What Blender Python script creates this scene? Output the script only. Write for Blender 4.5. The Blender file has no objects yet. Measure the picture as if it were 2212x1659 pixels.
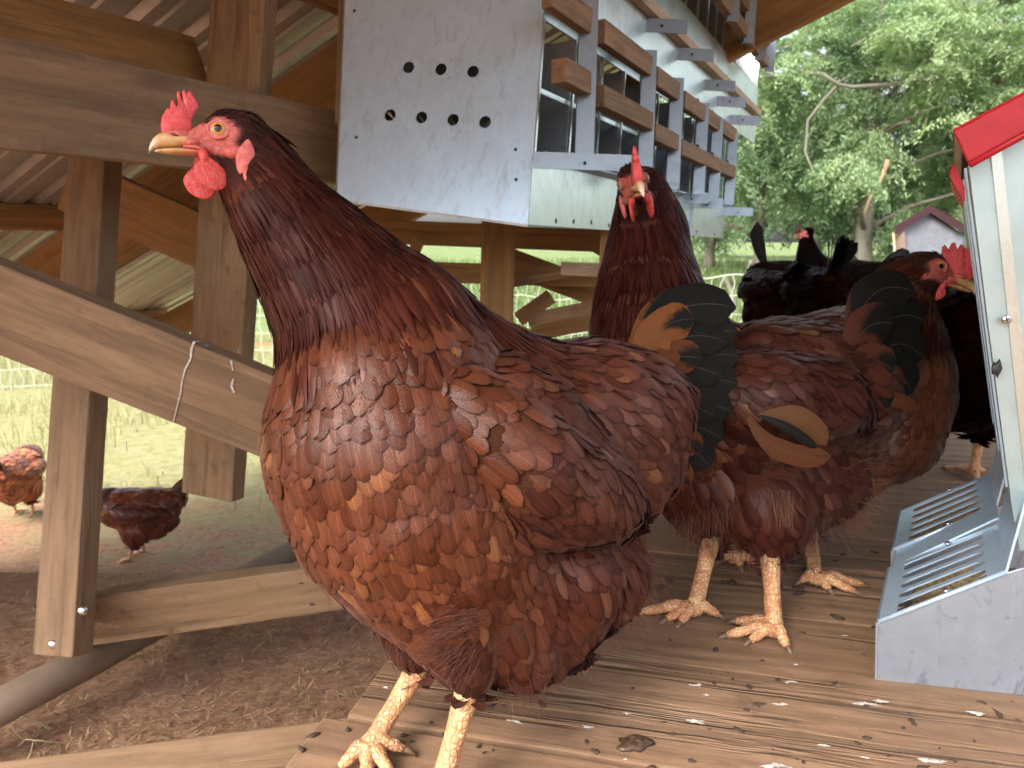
import bpy, bmesh, math, random
import numpy as np
from mathutils import Vector, Matrix, noise
from mathutils.bvhtree import BVHTree
rng = np.random.default_rng(7); random.seed(7)
C = bpy.context.scene.collection
SC = bpy.context.scene
# ------------------------------------------------------------------ camera
F = 1597.0                       # focal length in units of a 2212 px wide view
PITCH = math.radians(11.0)
CAM = Vector((0, 0, .40))
FW = Vector((0, math.cos(PITCH), -math.sin(PITCH))); UP = Vector((0, math.sin(PITCH), math.cos(PITCH)))
cd = bpy.data.cameras.new('camera'); cam = bpy.data.objects.new('camera', cd); C.objects.link(cam)
cam.location = CAM; cam.rotation_euler = (math.pi/2 - PITCH, 0, 0)
cd.sensor_width = 36; cd.lens = 36*F/2212; cd.clip_start = .02; cd.clip_end = 500
cd.dof.use_dof = True; cd.dof.focus_distance = .56; cd.dof.aperture_fstop = 16
SC.camera = cam
# ------------------------------------------------------------------ light
SUN_EL, SUN_ROT = math.radians(47), math.radians(228)
w = bpy.data.worlds.new('World'); SC.world = w; w.use_nodes = True
nt = w.node_tree; nt.nodes.clear()
sky = nt.nodes.new('ShaderNodeTexSky'); sky.sky_type = 'NISHITA'; sky.sun_disc = False
sky.sun_elevation = SUN_EL; sky.sun_rotation = SUN_ROT; sky.dust_density = 5; sky.air_density = 1.0; sky.ozone_density = .6
hs = nt.nodes.new('ShaderNodeHueSaturation'); hs.inputs['Saturation'].default_value = .45; nt.links.new(sky.outputs[0], hs.inputs['Color'])
bg = nt.nodes.new('ShaderNodeBackground'); bg.inputs[1].default_value = .15
wo = nt.nodes.new('ShaderNodeOutputWorld'); nt.links.new(hs.outputs[0], bg.inputs[0]); nt.links.new(bg.outputs[0], wo.inputs[0])
sl = bpy.data.lights.new('sun', 'SUN'); sl.energy = 1.15; sl.angle = math.radians(25); sl.color = (1, .95, .87)
so = bpy.data.objects.new('sun', sl); C.objects.link(so)
# nishita: rotation measured clockwise from +Y seen from above
sdir = Vector((math.sin(SUN_ROT)*math.cos(SUN_EL), math.cos(SUN_ROT)*math.cos(SUN_EL), math.sin(SUN_EL)))
so.rotation_euler = sdir.to_track_quat('Z', 'Y').to_euler()
vs = SC.view_settings; vs.view_transform = 'Standard'; vs.look = 'None'; vs.exposure = 1.9; vs.gamma = 1
# ------------------------------------------------------------------ helpers
def ray(u, v): return FW + Vector((1, 0, 0))*((u-1106)/F) + UP*((829.5-v)/F)
def at(u, v, d): return CAM + ray(u, v)*d
def G(u, v, z=0.0):
    r = ray(u, v); return CAM + r*((z-CAM.z)/r.z)
def tag(o, label=None, cat=None, group=None, kind=None):
    if label: o['label'] = label
    if cat: o['category'] = cat
    if group: o['group'] = group
    if kind: o['kind'] = kind
    return o
def empty(name, loc, label=None, cat=None, group=None):
    o = bpy.data.objects.new(name, None); C.objects.link(o); o.location = loc; o.empty_display_size = .05
    bpy.context.view_layer.update()
    return tag(o, label, cat, group)
def link(name, me, mats, parent=None, smooth=False):
    o = bpy.data.objects.new(name, me); C.objects.link(o)
    for m in (mats if isinstance(mats, (list, tuple)) else [mats]): me.materials.append(m)
    if smooth: me.shade_smooth()
    if parent:
        o.parent = parent; bpy.context.view_layer.update(); o.matrix_parent_inverse = parent.matrix_world.inverted()
    return o
class MB:
    """mesh collector: verts, faces, uv-ish corner vector g, colour c"""
    def __init__(s): s.v = []; s.f = []; s.g = []; s.mi = []
    def add(s, verts, faces, g=None, mi=0):
        b = len(s.v); s.v += [tuple(x) for x in verts]
        s.g += [tuple(x) for x in (g if g is not None else verts)]
        s.f += [tuple(i+b for i in f) for f in faces]; s.mi += [mi]*len(faces)
    def box(s, p0, p1, w, t, nrm=None, mi=0, off=0.0, seed=None, taper=0, seg=1, rough=0):
        """board from p0 to p1, width w across, thickness t along nrm"""
        p0 = Vector(p0); p1 = Vector(p1); X = (p1-p0); L = X.length; X.normalize()
        N = Vector(nrm) if nrm is not None else (CAM-(p0+p1)/2)
        N = (N - X*N.dot(X)).normalized(); W = X.cross(N)
        sd = random.random()*50 if seed is None else seed
        vs_, gs = [], []
        for k in range(seg+1):
            a = k/seg
            for (j, h) in ((-1,-1),(1,-1),(1,1),(-1,1)):
                jw = rough*(noise.noise(Vector((a*L*14+sd, j*3, h)))) if rough else 0
                q = p0 + X*(L*a) + W*(j*w/2+jw) + N*(h*t/2+off); vs_.append(q); gs.append((L*a+sd, j*w/2+sd*.37, h*t/2))
        fs = [(0,1,2,3), (4*seg+3,4*seg+2,4*seg+1,4*seg)]
        for k in range(seg):
            for i in range(4):
                a0 = 4*k+i; a1 = 4*k+(i+1)%4; fs.append((a0, a0+4, a1+4, a1))
        s.add(vs_, fs, gs, mi)
    def tube(s, pts, rad, n=8, mi=0, caps=True):
        pts = [Vector(p) for p in pts]; m = len(pts)
        rad = rad if isinstance(rad, (list, tuple)) else [rad]*m
        vs_, fs, gs = [], [], []; prev = None; Lc = 0
        for k, p in enumerate(pts):
            T = (pts[min(k+1, m-1)]-pts[max(k-1, 0)]).normalized()
            A = prev - T*prev.dot(T) if prev is not None else T.orthogonal()
            A.normalize(); prev = A; B = T.cross(A)
            if k: Lc += (p-pts[k-1]).length
            for i in range(n):
                a = 2*math.pi*i/n; vs_.append(p+(A*math.cos(a)+B*math.sin(a))*rad[k]); gs.append((Lc, a*rad[k], 0))
        for k in range(m-1):
            for i in range(n):
                a = k*n+i; b = k*n+(i+1)%n; fs.append((a, b, b+n, a+n))
        if caps: fs.append(tuple(range(n-1, -1, -1))); fs.append(tuple(range((m-1)*n, m*n)))
        s.add(vs_, fs, gs, mi)
    def ell(s, c, ax, nu=16, nv=10, mi=0, warp=None):
        """ellipsoid: centre c, three axis vectors"""
        vs_, fs = [], []; c = Vector(c)
        for j in range(nv+1):
            th = math.pi*j/nv
            for i in range(nu):
                ph = 2*math.pi*i/nu; q = [math.sin(th)*math.cos(ph), math.sin(th)*math.sin(ph), math.cos(th)]
                if warp: q = warp(*q)
                vs_.append(c+ax[0]*q[0]+ax[1]*q[1]+ax[2]*q[2])
        for j in range(nv):
            for i in range(nu):
                a = j*nu+i; b = j*nu+(i+1)%nu; fs.append((a, a+nu, b+nu, b))
        s.add(vs_, fs, mi=mi)
    def quad(s, a, b, c, d, mi=0, g=None): s.add([a, b, c, d], [(0, 1, 2, 3)], g, mi)
    def slab(s, a, b, c, d, t, mi=0):
        """four corners plus thickness away from camera"""
        a, b, c, d = map(Vector, (a, b, c, d)); n = (b-a).cross(d-a).normalized()
        if n.dot(CAM-a) > 0: n = -n
        q = [a, b, c, d]; q2 = [p+n*t for p in q]
        g = [((p-a).dot((b-a).normalized()), (p-a).dot((d-a).normalized()), 0) for p in q]
        s.add(q+q2, [(0,1,2,3), (7,6,5,4), (0,4,5,1), (1,5,6,2), (2,6,7,3), (3,7,4,0)], g+[(x+.01, y, t) for x, y, z in g], mi)
    def mesh(s, name='m'):
        me = bpy.data.meshes.new(name); me.from_pydata(s.v, [], s.f); me.update()
        at_ = me.attributes.new('g', 'FLOAT_VECTOR', 'POINT'); at_.data.foreach_set('vector', np.array(s.g, 'f').ravel())
        if any(s.mi): me.polygons.foreach_set('material_index', s.mi)
        bm = bmesh.new(); bm.from_mesh(me); bmesh.ops.recalc_face_normals(bm, faces=bm.faces); bm.to_mesh(me); bm.free()
        return me
    def build(s, name, mats, parent=None, smooth=False, bevel=0):
        o = link(name, s.mesh(name), mats, parent, smooth)
        if bevel:
            b = o.modifiers.new('bevel', 'BEVEL'); b.width = bevel; b.segments = 2; b.limit_method = 'ANGLE'
        return o
# ------------------------------------------------------------------ materials
class NT:
    def __init__(s, name):
        s.m = bpy.data.materials.new(name); s.m.use_nodes = True; s.t = s.m.node_tree
        s.b = s.t.nodes['Principled BSDF']
    def n(s, typ, ins=None, **props):
        nd = s.t.nodes.new(typ)
        for k, v in props.items(): setattr(nd, k, v)
        for k, v in (ins or {}).items():
            if isinstance(v, bpy.types.NodeSocket): s.t.links.new(v, nd.inputs[k])
            else: nd.inputs[k].default_value = v
        return nd
    def attr(s, name): return s.n('ShaderNodeAttribute', attribute_name=name)
    def gen(s): return s.attr('g').outputs['Vector']
    def pos(s): return s.n('ShaderNodeNewGeometry').outputs['Position']
    def noise(s, vec, scale, detail=4, rough=.6, dist=0, stretch=None):
        if stretch: vec = s.n('ShaderNodeVectorMath', {0: vec, 1: stretch}, operation='MULTIPLY').outputs[0]
        return s.n('ShaderNodeTexNoise', {'Vector': vec, 'Scale': scale, 'Detail': detail, 'Roughness': rough, 'Distortion': dist}).outputs['Fac']
    def ramp(s, fac, stops):
        r = s.n('ShaderNodeValToRGB', {0: fac}); e = r.color_ramp.elements
        while len(e) < len(stops): e.new(.5)
        for el, (p, c) in zip(e, stops):
            el.position = p; el.color = (*c, 1) if not isinstance(c, (int, float)) else (c, c, c, 1)
        return r.outputs[0]
    def mix(s, f, a, b, typ='MIX'):
        nd = s.n('ShaderNodeMix', data_type='RGBA', blend_type=typ)
        for k, v in ((0, f), (6, a), (7, b)):
            if isinstance(v, bpy.types.NodeSocket): s.t.links.new(v, nd.inputs[k])
            elif k == 0: nd.inputs[0].default_value = v
            else: nd.inputs[k].default_value = (*v, 1) if len(v) == 3 else v
        return nd.outputs[2]
    def math(s, op, a, b=0.0, clamp=False): return s.n('ShaderNodeMath', {0: a, 1: b}, operation=op, use_clamp=clamp).outputs[0]
    def set(s, **k):
        for a, v in k.items():
            a = {'color': 'Base Color', 'rough': 'Roughness', 'metal': 'Metallic', 'spec': 'Specular IOR Level', 'sss': 'Subsurface Weight',
                 'sheen': 'Sheen Weight', 'coat': 'Coat Weight'}[a]
            if isinstance(v, bpy.types.NodeSocket): s.t.links.new(v, s.b.inputs[a])
            else: s.b.inputs[a].default_value = (*v, 1) if isinstance(v, tuple) else v
        return s
    def bump(s, h, strength=.4, dist=.002):
        b = s.n('ShaderNodeBump', {'Height': h, 'Strength': strength, 'Distance': dist}); s.t.links.new(b.outputs[0], s.b.inputs['Normal']); return s

def wood_mat(name, dark, mid, light, drop=0.0, bumpk=.5, stain=.5, grain=1.0, crack=.25, fineS=(.11, 1, 1)):
    T = NT(name); g = T.gen()
    fine = T.noise(g, 60*grain, 6, .7, .3, fineS); big = T.noise(g, 9, 5, .65, .4, (.35, 1, 1)); blot = T.noise(g, 22, 6, .7)
    rings = T.n('ShaderNodeTexWave', {'Vector': T.n('ShaderNodeVectorMath', {0: g, 1: (.16, 1, 1)}, operation='MULTIPLY').outputs[0],
              'Scale': 14*grain, 'Distortion': 9, 'Detail': 3, 'Detail Scale': .8}, wave_type='BANDS', bands_direction='Y').outputs['Fac']
    col = T.ramp(big, [(.25, dark), (.5, mid), (.75, light)])
    col = T.mix(T.math('MULTIPLY', T.ramp(fine, [(.33, 1.0), (.6, 0.0)]), .75), col, tuple(c*.55 for c in mid))
    col = T.mix(T.math('MULTIPLY', rings, .18), col, tuple(c*.6 for c in mid))
    col = T.mix(T.math('MULTIPLY', T.ramp(blot, [(.55, 0.0), (.72, 1.0)]), stain), col, tuple(c*.35 for c in mid))
    ck = T.noise(g, 34*grain, 4, .6, .6, (.035, 1, 1)); col = T.mix(T.math('MULTIPLY', T.ramp(ck, [(.40, 1.0), (.435, 0.0)]), crack), col, tuple(c*.22 for c in mid))
    kn = T.n('ShaderNodeTexVoronoi', {'Vector': T.n('ShaderNodeVectorMath', {0: g, 1: (1.6, 5, 0.01)}, operation='MULTIPLY').outputs[0], 'Scale': 1.6}).outputs['Distance']
    col = T.mix(T.ramp(kn, [(.07, .85), (.17, 0.0)]), col, tuple(c*.3 for c in mid))
    if drop:
        p = T.noise(g, 26, 4, .75, .8, (.45, 1, 1)); p2 = T.noise(g, 5.1, 2)
        m = T.math('MULTIPLY', T.ramp(p, [(.645, 0.0), (.69, 1.0)]), T.ramp(p2, [(.5, 0.0), (.6, 1.0)]))
        col = T.mix(T.math('MULTIPLY', m, drop), col, (.62, .6, .56))
    T.set(color=col, rough=T.ramp(big, [(.2, .6), (.8, .85)]), spec=.3)
    h = T.math('ADD', T.math('ADD', T.math('MULTIPLY', fine, .7), T.math('MULTIPLY', rings, .25)), T.math('MULTIPLY', T.ramp(ck, [(.38, 0.0), (.46, 1.0)]), 1.2))
    return T.bump(h, bumpk, .002).m
W_FRAME = wood_mat('weathered_lumber', (.17, .10, .055), (.27, .17, .098), (.34, .225, .135), drop=.0, stain=.35)
W_FRAME2 = wood_mat('weathered_lumber_spotted', (.19, .115, .06), (.32, .205, .115), (.41, .28, .165), drop=.35, stain=.8)
W_ROOF = wood_mat('roof_lumber', (.27, .14, .05), (.38, .21, .08), (.46, .27, .11), stain=.2, grain=.8)
W_PERCH = wood_mat('perch_lumber', (.15, .085, .045), (.27, .16, .085), (.36, .22, .12), stain=.4)
W_DECK = wood_mat('deck_lumber', (.17, .095, .053), (.27, .16, .093), (.35, .22, .135), drop=.2, bumpk=.9, stain=.55, crack=.28, fineS=(.16, 1, 1))
W_PALE = wood_mat('fresh_lumber', (.4, .3, .2), (.5, .38, .27), (.58, .46, .34), stain=.1)

def galv_mat(name, tint=(.62, .65, .68), rough=.32, spangle=60, dirt=.2, metal=.88, scr=.5):
    T = NT(name); g = T.gen()
    v = T.n('ShaderNodeTexVoronoi', {'Vector': g, 'Scale': spangle}); n1 = T.noise(g, 7, 5, .6); n2 = T.noise(g, 45, 4, .7, 1.0, (1, .5, 1))
    c = T.mix(T.math('MULTIPLY', T.n('ShaderNodeSeparateColor', {0: v.outputs['Color']}).outputs[0], .25), tint, tuple(x*.72 for x in tint))
    c = T.mix(T.math('MULTIPLY', T.ramp(n2, [(.56, 0.0), (.66, 1.0)]), dirt), c, tuple(x*.45 for x in tint))
    sc = T.noise(g, 22, 3, .6, 3.0, (1, .22, 1))
    c = T.mix(T.math('MULTIPLY', T.ramp(sc, [(.6, 0.0), (.66, 1.0)]), dirt*scr), c, (.35, .36, .36))
    T.set(color=c, metal=metal, rough=T.ramp(T.math('ADD', T.math('MULTIPLY', n1, .6), T.math('MULTIPLY', n2, .4)), [(.3, rough*.75), (.7, rough*1.35)]))
    return T.bump(T.math('ADD', T.math('MULTIPLY', n2, .5), T.math('MULTIPLY', n1, 1.2)), .25, .001).m
GALV = galv_mat('galvanised_steel', (.52, .68, .84), .33, metal=.45, dirt=.3, scr=1.0); GALV_H = galv_mat('hanger_metal', (.33, .39, .44), .4, 40, .3); GALV_DULL = galv_mat('dull_galvanised', (.4, .46, .54), .42, 110, .6, .7, .8)  # end panel steel tinted blue in place of a sky reflection
def simple(name, col, rough=.5, metal=0, spec=.5, nscale=0, ncol=None, **kw):
    T = NT(name); c = col
    if nscale: c = T.mix(T.ramp(T.noise(T.gen(), nscale, 5), [(.4, 0.0), (.65, 1.0)]), col, ncol)
    return T.set(color=c, rough=rough, metal=metal, spec=spec, **kw).m
HOPPER = simple('hopper_metal', (.42, .53, .54), .38, .5, nscale=18, ncol=(.35, .45, .45))  # green reflection is mixed into the hopper colour
RED = simple('red_paint', (.42, .012, .022), .32, 0, .4, nscale=40, ncol=(.33, .01, .016))
DARKRED = simple('maroon_paint', (.035, .004, .007), .5, nscale=30, ncol=(.025, .003, .005))
BOLT = simple('zinc_bolt', (.75, .76, .78), .25, 1.0)
BLACK = simple('dark_screw', (.02, .02, .022), .5)
RUST = simple('rusty_bolt', (.06, .03, .02), .6, .5)
ROOFM = galv_mat('roof_sheet_metal', (.52, .49, .45), .45, 30, .3, .6)
FEED = simple('grain_feed', (.35, .25, .13), .9, nscale=260, ncol=(.12, .08, .04))
NETM = simple('netting_twine', (.5, .54, .46), .6)
def pipe_mat():
    T = NT('skid_metal'); T.set(color=T.mix(T.noise(T.pos(), 12, 6, .7), (.10, .07, .05), (.26, .18, .12)), rough=.7); return T.m
PIPE = pipe_mat()

def feather_mat(name, sheen=.28, rough=.36, rim=.7, barb=.6, spec=.42):
    T = NT(name); uv = T.attr('g').outputs['Vector']; sx = T.n('ShaderNodeSeparateXYZ', {0: uv}); s, t = sx.outputs[0], sx.outputs[1]
    c = T.attr('tint').outputs['Color']
    a = T.math('ABSOLUTE', s)
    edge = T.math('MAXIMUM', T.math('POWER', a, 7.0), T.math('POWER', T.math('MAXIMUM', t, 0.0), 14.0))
    br = T.math('ADD', T.math('MULTIPLY', a, 26.0), T.math('MULTIPLY', t, -60.0))
    ns = T.noise(T.pos(), 900, 2, .5)
    bw = T.math('SINE', T.math('ADD', br, T.math('MULTIPLY', ns, 9.0)))
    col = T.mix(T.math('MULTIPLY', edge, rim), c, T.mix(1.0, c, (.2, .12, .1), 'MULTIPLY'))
    col = T.mix(T.math('MULTIPLY', T.ramp(a, [(.02, 1.0), (.07, 0.0)]), .45), col, T.mix(1.0, c, (2.3, 2.1, 2.0), 'MULTIPLY'))
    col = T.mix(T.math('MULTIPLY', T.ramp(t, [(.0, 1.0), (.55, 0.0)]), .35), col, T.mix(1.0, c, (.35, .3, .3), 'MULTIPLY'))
    col = T.mix(T.math('MULTIPLY', T.math('ADD', bw, 1.0), .11*barb), col, T.mix(1.0, c, (.35, .3, .3), 'MULTIPLY'))
    sm = T.n('ShaderNodeVectorMath', {0: c, 1: (1, 1, 1)}, operation='DOT_PRODUCT').outputs['Value']
    spv = T.math('MULTIPLY', T.math('MAXIMUM', T.math('MULTIPLY', T.math('SUBTRACT', sm, .03), 7.0, True), .02), spec)
    T.set(color=col, rough=rough, spec=spv, sheen=T.math('MULTIPLY', spv, sheen)); T.b.inputs['Sheen Roughness'].default_value = .4
    T.b.inputs['Sheen Tint'].default_value = (.75, .6, .68, 1)
    return T.bump(bw, .25*barb, .0006).m
FEATHER = feather_mat('feather'); FLUFF = feather_mat('downy_feather', .6, .65, .15, .5, .25)
def tail_mat():
    T = NT('tail_feather'); uv = T.attr('g').outputs['Vector']; sx = T.n('ShaderNodeSeparateXYZ', {0: uv}); s, t = sx.outputs[0], sx.outputs[1]
    c = T.attr('tint').outputs['Color']; k = T.attr('tint').outputs['Alpha']
    a = T.math('ABSOLUTE', s); ns = T.noise(T.pos(), 260, 4, .7)
    # black blade from the tip inwards; alpha says how much of the feather is black
    d = T.math('SUBTRACT', T.math('ADD', T.math('ADD', t, T.math('MULTIPLY', ns, .35)), T.math('MULTIPLY', T.math('SUBTRACT', 1.0, a), .42)), T.math('SUBTRACT', 1.75, k))
    blk = T.ramp(T.math('ADD', d, .3), [(.25, 0.0), (.42, 1.0)])
    col = T.mix(blk, c, (.006, .007, .006))
    col = T.mix(T.math('MULTIPLY', T.ramp(a, [(.012, 1.0), (.03, 0.0)]), .3), col, (.12, .09, .07))
    bw = T.math('SINE', T.math('ADD', T.math('MULTIPLY', a, 60.0), T.math('MULTIPLY', t, -160.0)))
    col = T.mix(T.math('MULTIPLY', T.math('ADD', bw, 1.0), .1), col, (.02, .008, .004))
    T.set(color=col, rough=.5, spec=.09); return T.bump(bw, .2, .0005).m
TAIL = tail_mat()
def core_mat():
    T = NT('hen_skin_and_down'); k = T.attr('skin').outputs['Fac']; p = T.pos()
    n = T.noise(p, 380, 4, .65); n2 = T.noise(p, 130, 3)
    sk = T.mix(n2, (.56, .1, .08), (.46, .12, .095)); sk = T.mix(T.ramp(n, [(.45, 0.0), (.7, 1.0)]), sk, (.28, .05, .04))
    sk = T.mix(T.math('MULTIPLY', T.ramp(k, [(.45, 1.0), (.9, 0.0)]), .5), sk, (.12, .045, .04)); col = T.mix(k, T.attr('tint').outputs['Color'], sk)
    T.set(color=col, rough=T.ramp(k, [(0, .9), (1, .45)]), spec=T.ramp(k, [(0, .03), (1, .45)]), sss=T.math('MULTIPLY', k, .06)); T.b.inputs['Subsurface Radius'].default_value = (.006, .002, .001)
    return T.bump(T.math('ADD', n, T.math('MULTIPLY', T.noise(p, 160, 3, .6, 1.5, (1, 1, 2.5)), 1.4)), .8, .0012).m
CORE = core_mat()
def flesh(name, a, b, sc=260):
    T = NT(name); p = T.pos(); n = T.noise(p, sc, 4, .65); v = T.n('ShaderNodeTexVoronoi', {'Vector': p, 'Scale': 900.0}).outputs['Distance']
    T.set(color=T.mix(T.ramp(n, [(.35, 0.0), (.65, 1.0)]), a, b), rough=T.ramp(n, [(.3, .35), (.7, .6)]), sss=.15, spec=.4); T.b.inputs['Subsurface Radius'].default_value = (.008, .002, .0015)
    return T.bump(T.math('ADD', T.math('MULTIPLY', T.noise(p, 130, 3, .6, 1.5), 2.2), T.math('ADD', n, T.math('MULTIPLY', v, .3))), .6, .001).m
COMB = flesh('comb_flesh', (.66, .095, .095), (.55, .055, .06)); WATTLE = flesh('wattle_flesh', (.62, .085, .075), (.46, .045, .042), 320)
LOBE = flesh('ear_lobe_flesh', (.6, .17, .15), (.48, .09, .08))
def beak_mat():
    T = NT('beak_horn'); p = T.pos(); n = T.noise(p, 150, 4)
    f = T.n('ShaderNodeSeparateXYZ', {0: T.gen()}).outputs[0]
    c = T.mix(T.ramp(n, [(.35, 0.0), (.7, 1.0)]), (.56, .33, .13), (.36, .15, .06))
    c = T.mix(T.ramp(f, [(.36, 1.0), (.6, 0.0)]), c, (.5, .13, .08)); c = T.mix(T.ramp(f, [(.85, 0.0), (1.0, 1.0)]), c, (.72, .55, .42))
    T.set(color=c, rough=.33, sss=.05); return T.bump(T.noise(p, 420, 3, .6, .5), .25, .0006).m
BEAK = beak_mat()
def eye_mats():
    T = NT('iris'); g = T.gen(); r = T.n('ShaderNodeVectorMath', {0: g}, operation='LENGTH').outputs['Value']
    col = T.ramp(r, [(.0, (.002, .002, .002)), (.42, (.002, .002, .002)), (.47, (.36, .12, .02)), (.66, (.58, .26, .05)), (.8, (.3, .12, .03)), (.86, (.55, .3, .25))])
    T.set(color=col, rough=.05, spec=.35); return T.m
FACE = flesh('face_skin', (.56, .13, .105), (.42, .075, .06), 420); SHADED_RED = simple('shade_darkened_skin', (.09, .012, .012), .6); CORE2 = simple('brown_lid', (.2, .09, .06), .6)  # dark red flesh carries the silhouetted hens' shade in its colour
IRIS = eye_mats()
def leg_mat():
    T = NT('scaly_leg_skin'); p = T.pos(); v = T.n('ShaderNodeTexVoronoi', {'Vector': p, 'Scale': 210.0, 'Randomness': .7}, feature='DISTANCE_TO_EDGE').outputs['Distance']
    n = T.noise(p, 70, 4, .7); n2 = T.noise(p, 260, 2)
    c = T.ramp(n, [(.3, (.42, .15, .075)), (.5, (.6, .3, .14)), (.68, (.74, .5, .24))])
    c = T.mix(T.ramp(v, [(.0, .7), (.07, 0.0)]), c, (.36, .14, .07))
    c = T.mix(T.ramp(n2, [(.6, 0.0), (.72, .7)]), c, (.8, .66, .48))
    T.set(color=c, rough=.4, spec=.5); return T.bump(T.ramp(v, [(.0, 0.0), (.2, 1.0)]), .7, .001).m
LEG = leg_mat()
CLAW = simple('claw_horn', (.16, .1, .06), .4)
# ------------------------------------------------------------------ hen machinery
def remesh(blobs, voxel, smooth=6):
    bm = bmesh.new()
    for (c, r) in blobs:
        bmesh.ops.create_icosphere(bm, subdivisions=3 if r > .02 else 2, radius=1, matrix=Matrix.Translation(c) @ Matrix.Scale(r, 4))
    me = bpy.data.meshes.new('tmp'); bm.to_mesh(me); bm.free()
    o = bpy.data.objects.new('tmp', me); C.objects.link(o)
    m = o.modifiers.new('r', 'REMESH'); m.mode = 'VOXEL'; m.voxel_size = voxel
    s = o.modifiers.new('s', 'SMOOTH'); s.factor = .6; s.iterations = smooth
    dg = bpy.context.evaluated_depsgraph_get(); ev = o.evaluated_get(dg); em = ev.to_mesh()
    n = len(em.vertices); V = np.empty(n*3, 'f'); em.vertices.foreach_get('co', V); V = V.reshape(-1, 3).astype(float)
    em.calc_loop_triangles(); nt_ = len(em.loop_triangles); Tt = np.empty(nt_*3, 'i'); em.loop_triangles.foreach_get('vertices', Tt); Tt = Tt.reshape(-1, 3)
    N = np.empty(n*3, 'f'); em.vertices.foreach_get('normal', N); N = N.reshape(-1, 3).astype(float)
    faces = [tuple(p.vertices) for p in em.polygons]
    ev.to_mesh_clear(); bpy.data.objects.remove(o); bpy.data.meshes.remove(me)
    return V, N, Tt, faces
# region: spacing, length, width, lift, profile, colour A, colour B, colour C (rare)
REG = {
 'cheek':  dict(sp=.0030, L=.013, W=.0042, lift=.06, p=1, a=(.06,.020,.015), b=(.13,.045,.032), c=(.2,.08,.06)),
 'crown':  dict(sp=.0024, L=.009, W=.0034, lift=.04, p=1, a=(.028,.010,.009), b=(.06,.018,.013), c=(.04,.016,.016)),
 'neck':   dict(sp=.0030, L=.034, W=.0046, lift=.035, p=1, a=(.032,.007,.006), b=(.074,.014,.009), c=(.035,.012,.012)),
 'cape':   dict(sp=.0038, L=.042, W=.0075, lift=.045, p=1, a=(.038,.008,.006), b=(.10,.019,.011), c=(.16,.036,.016)),
 'breast': dict(sp=.0066, L=.029, W=.0155, lift=.09, p=0, a=(.070,.015,.008), b=(.150,.036,.014), c=(.20,.058,.02)),
 'saddle': dict(sp=.0076, L=.032, W=.0140, lift=.11, p=0, a=(.060,.015,.011), b=(.125,.032,.017), c=(.16,.05,.022)),
 'wing':   dict(sp=.0068, L=.028, W=.0130, lift=.09, p=0, a=(.050,.013,.010), b=(.100,.026,.014), c=(.13,.04,.017)),
 'shoulder': dict(sp=.0076, L=.027, W=.0150, lift=.09, p=0, a=(.08,.019,.010), b=(.15,.037,.015), c=(.18,.052,.018)),
 'flank':  dict(sp=.0074, L=.034, W=.0140, lift=.12, p=0, a=(.060,.013,.009), b=(.105,.025,.013), c=(.13,.036,.018)),
 'fluff':  dict(sp=.0058, L=.028, W=.0105, lift=.10, p=3, a=(.050,.013,.009), b=(.100,.028,.017), c=(.13,.042,.024)),
}
def feather_arrays(P, N, D, L, W, lift, kc, prof, tint, rows=None, cols=5):
    n = len(P); T = np.array(rows if rows is not None else [0, .22, .45, .65, .8, .91, 1.0]); S = np.linspace(-1, 1, cols)
    D = D - N*(D*N).sum(1)[:, None]; D /= np.linalg.norm(D, axis=1)[:, None]+1e-9; B = np.cross(N, D)
    t = T[None, :, None]; s = S[None, None, :]
    if True:
        prof = np.where(prof == 3, 0, prof); p0 = np.minimum(1, .45+t*1.2)*np.sqrt(np.clip(1-np.clip((t-.55)/.45, 0, 1)**2.4, .004, 1))
        p1 = np.minimum(1, .5+t*1.4)*np.clip(1-t**2.6, .02, 1)**.7
        p2 = np.clip(1-t**1.3, .03, 1)
    pr = np.where(prof[:, None, None] == 0, p0, np.where(prof[:, None, None] == 1, p1, p2))
    Lx = L[:, None, None]; Wx = W[:, None, None]*.5
    tw = rng.normal(0, .07, n)[:, None, None]
    al = t*Lx; ac = s*Wx*pr
    up = lift[:, None, None]*Lx*t + tw*ac*.8 - kc[:, None, None]*al**2 - (np.abs(s)**2)*Wx*pr*.2 - .0002 + .0008*t
    X = P[:, None, None, :] + D[:, None, None, :]*al[..., None] + B[:, None, None, :]*ac[..., None] + N[:, None, None, :]*up[..., None]
    nr, nc = len(T), cols; X = X.reshape(-1, 3)
    i, j = np.meshgrid(np.arange(nr-1), np.arange(nc-1), indexing='ij'); q = (i*nc+j).ravel()
    f = np.stack([q, q+1, q+nc+1, q+nc], 1); Fc = (np.arange(n)*(nr*nc))[:, None, None] + f[None]
    g = np.zeros((n, nr, nc, 3)); g[..., 0] = S[None, None, :]; g[..., 1] = T[None, :, None]
    tc = np.ones((n, nr, nc, 4)); tc[..., :tint.shape[1]] = tint[:, None, None, :]
    return X, Fc.reshape(-1, 4), g.reshape(-1, 3), tc.reshape(-1, 4)
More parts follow.
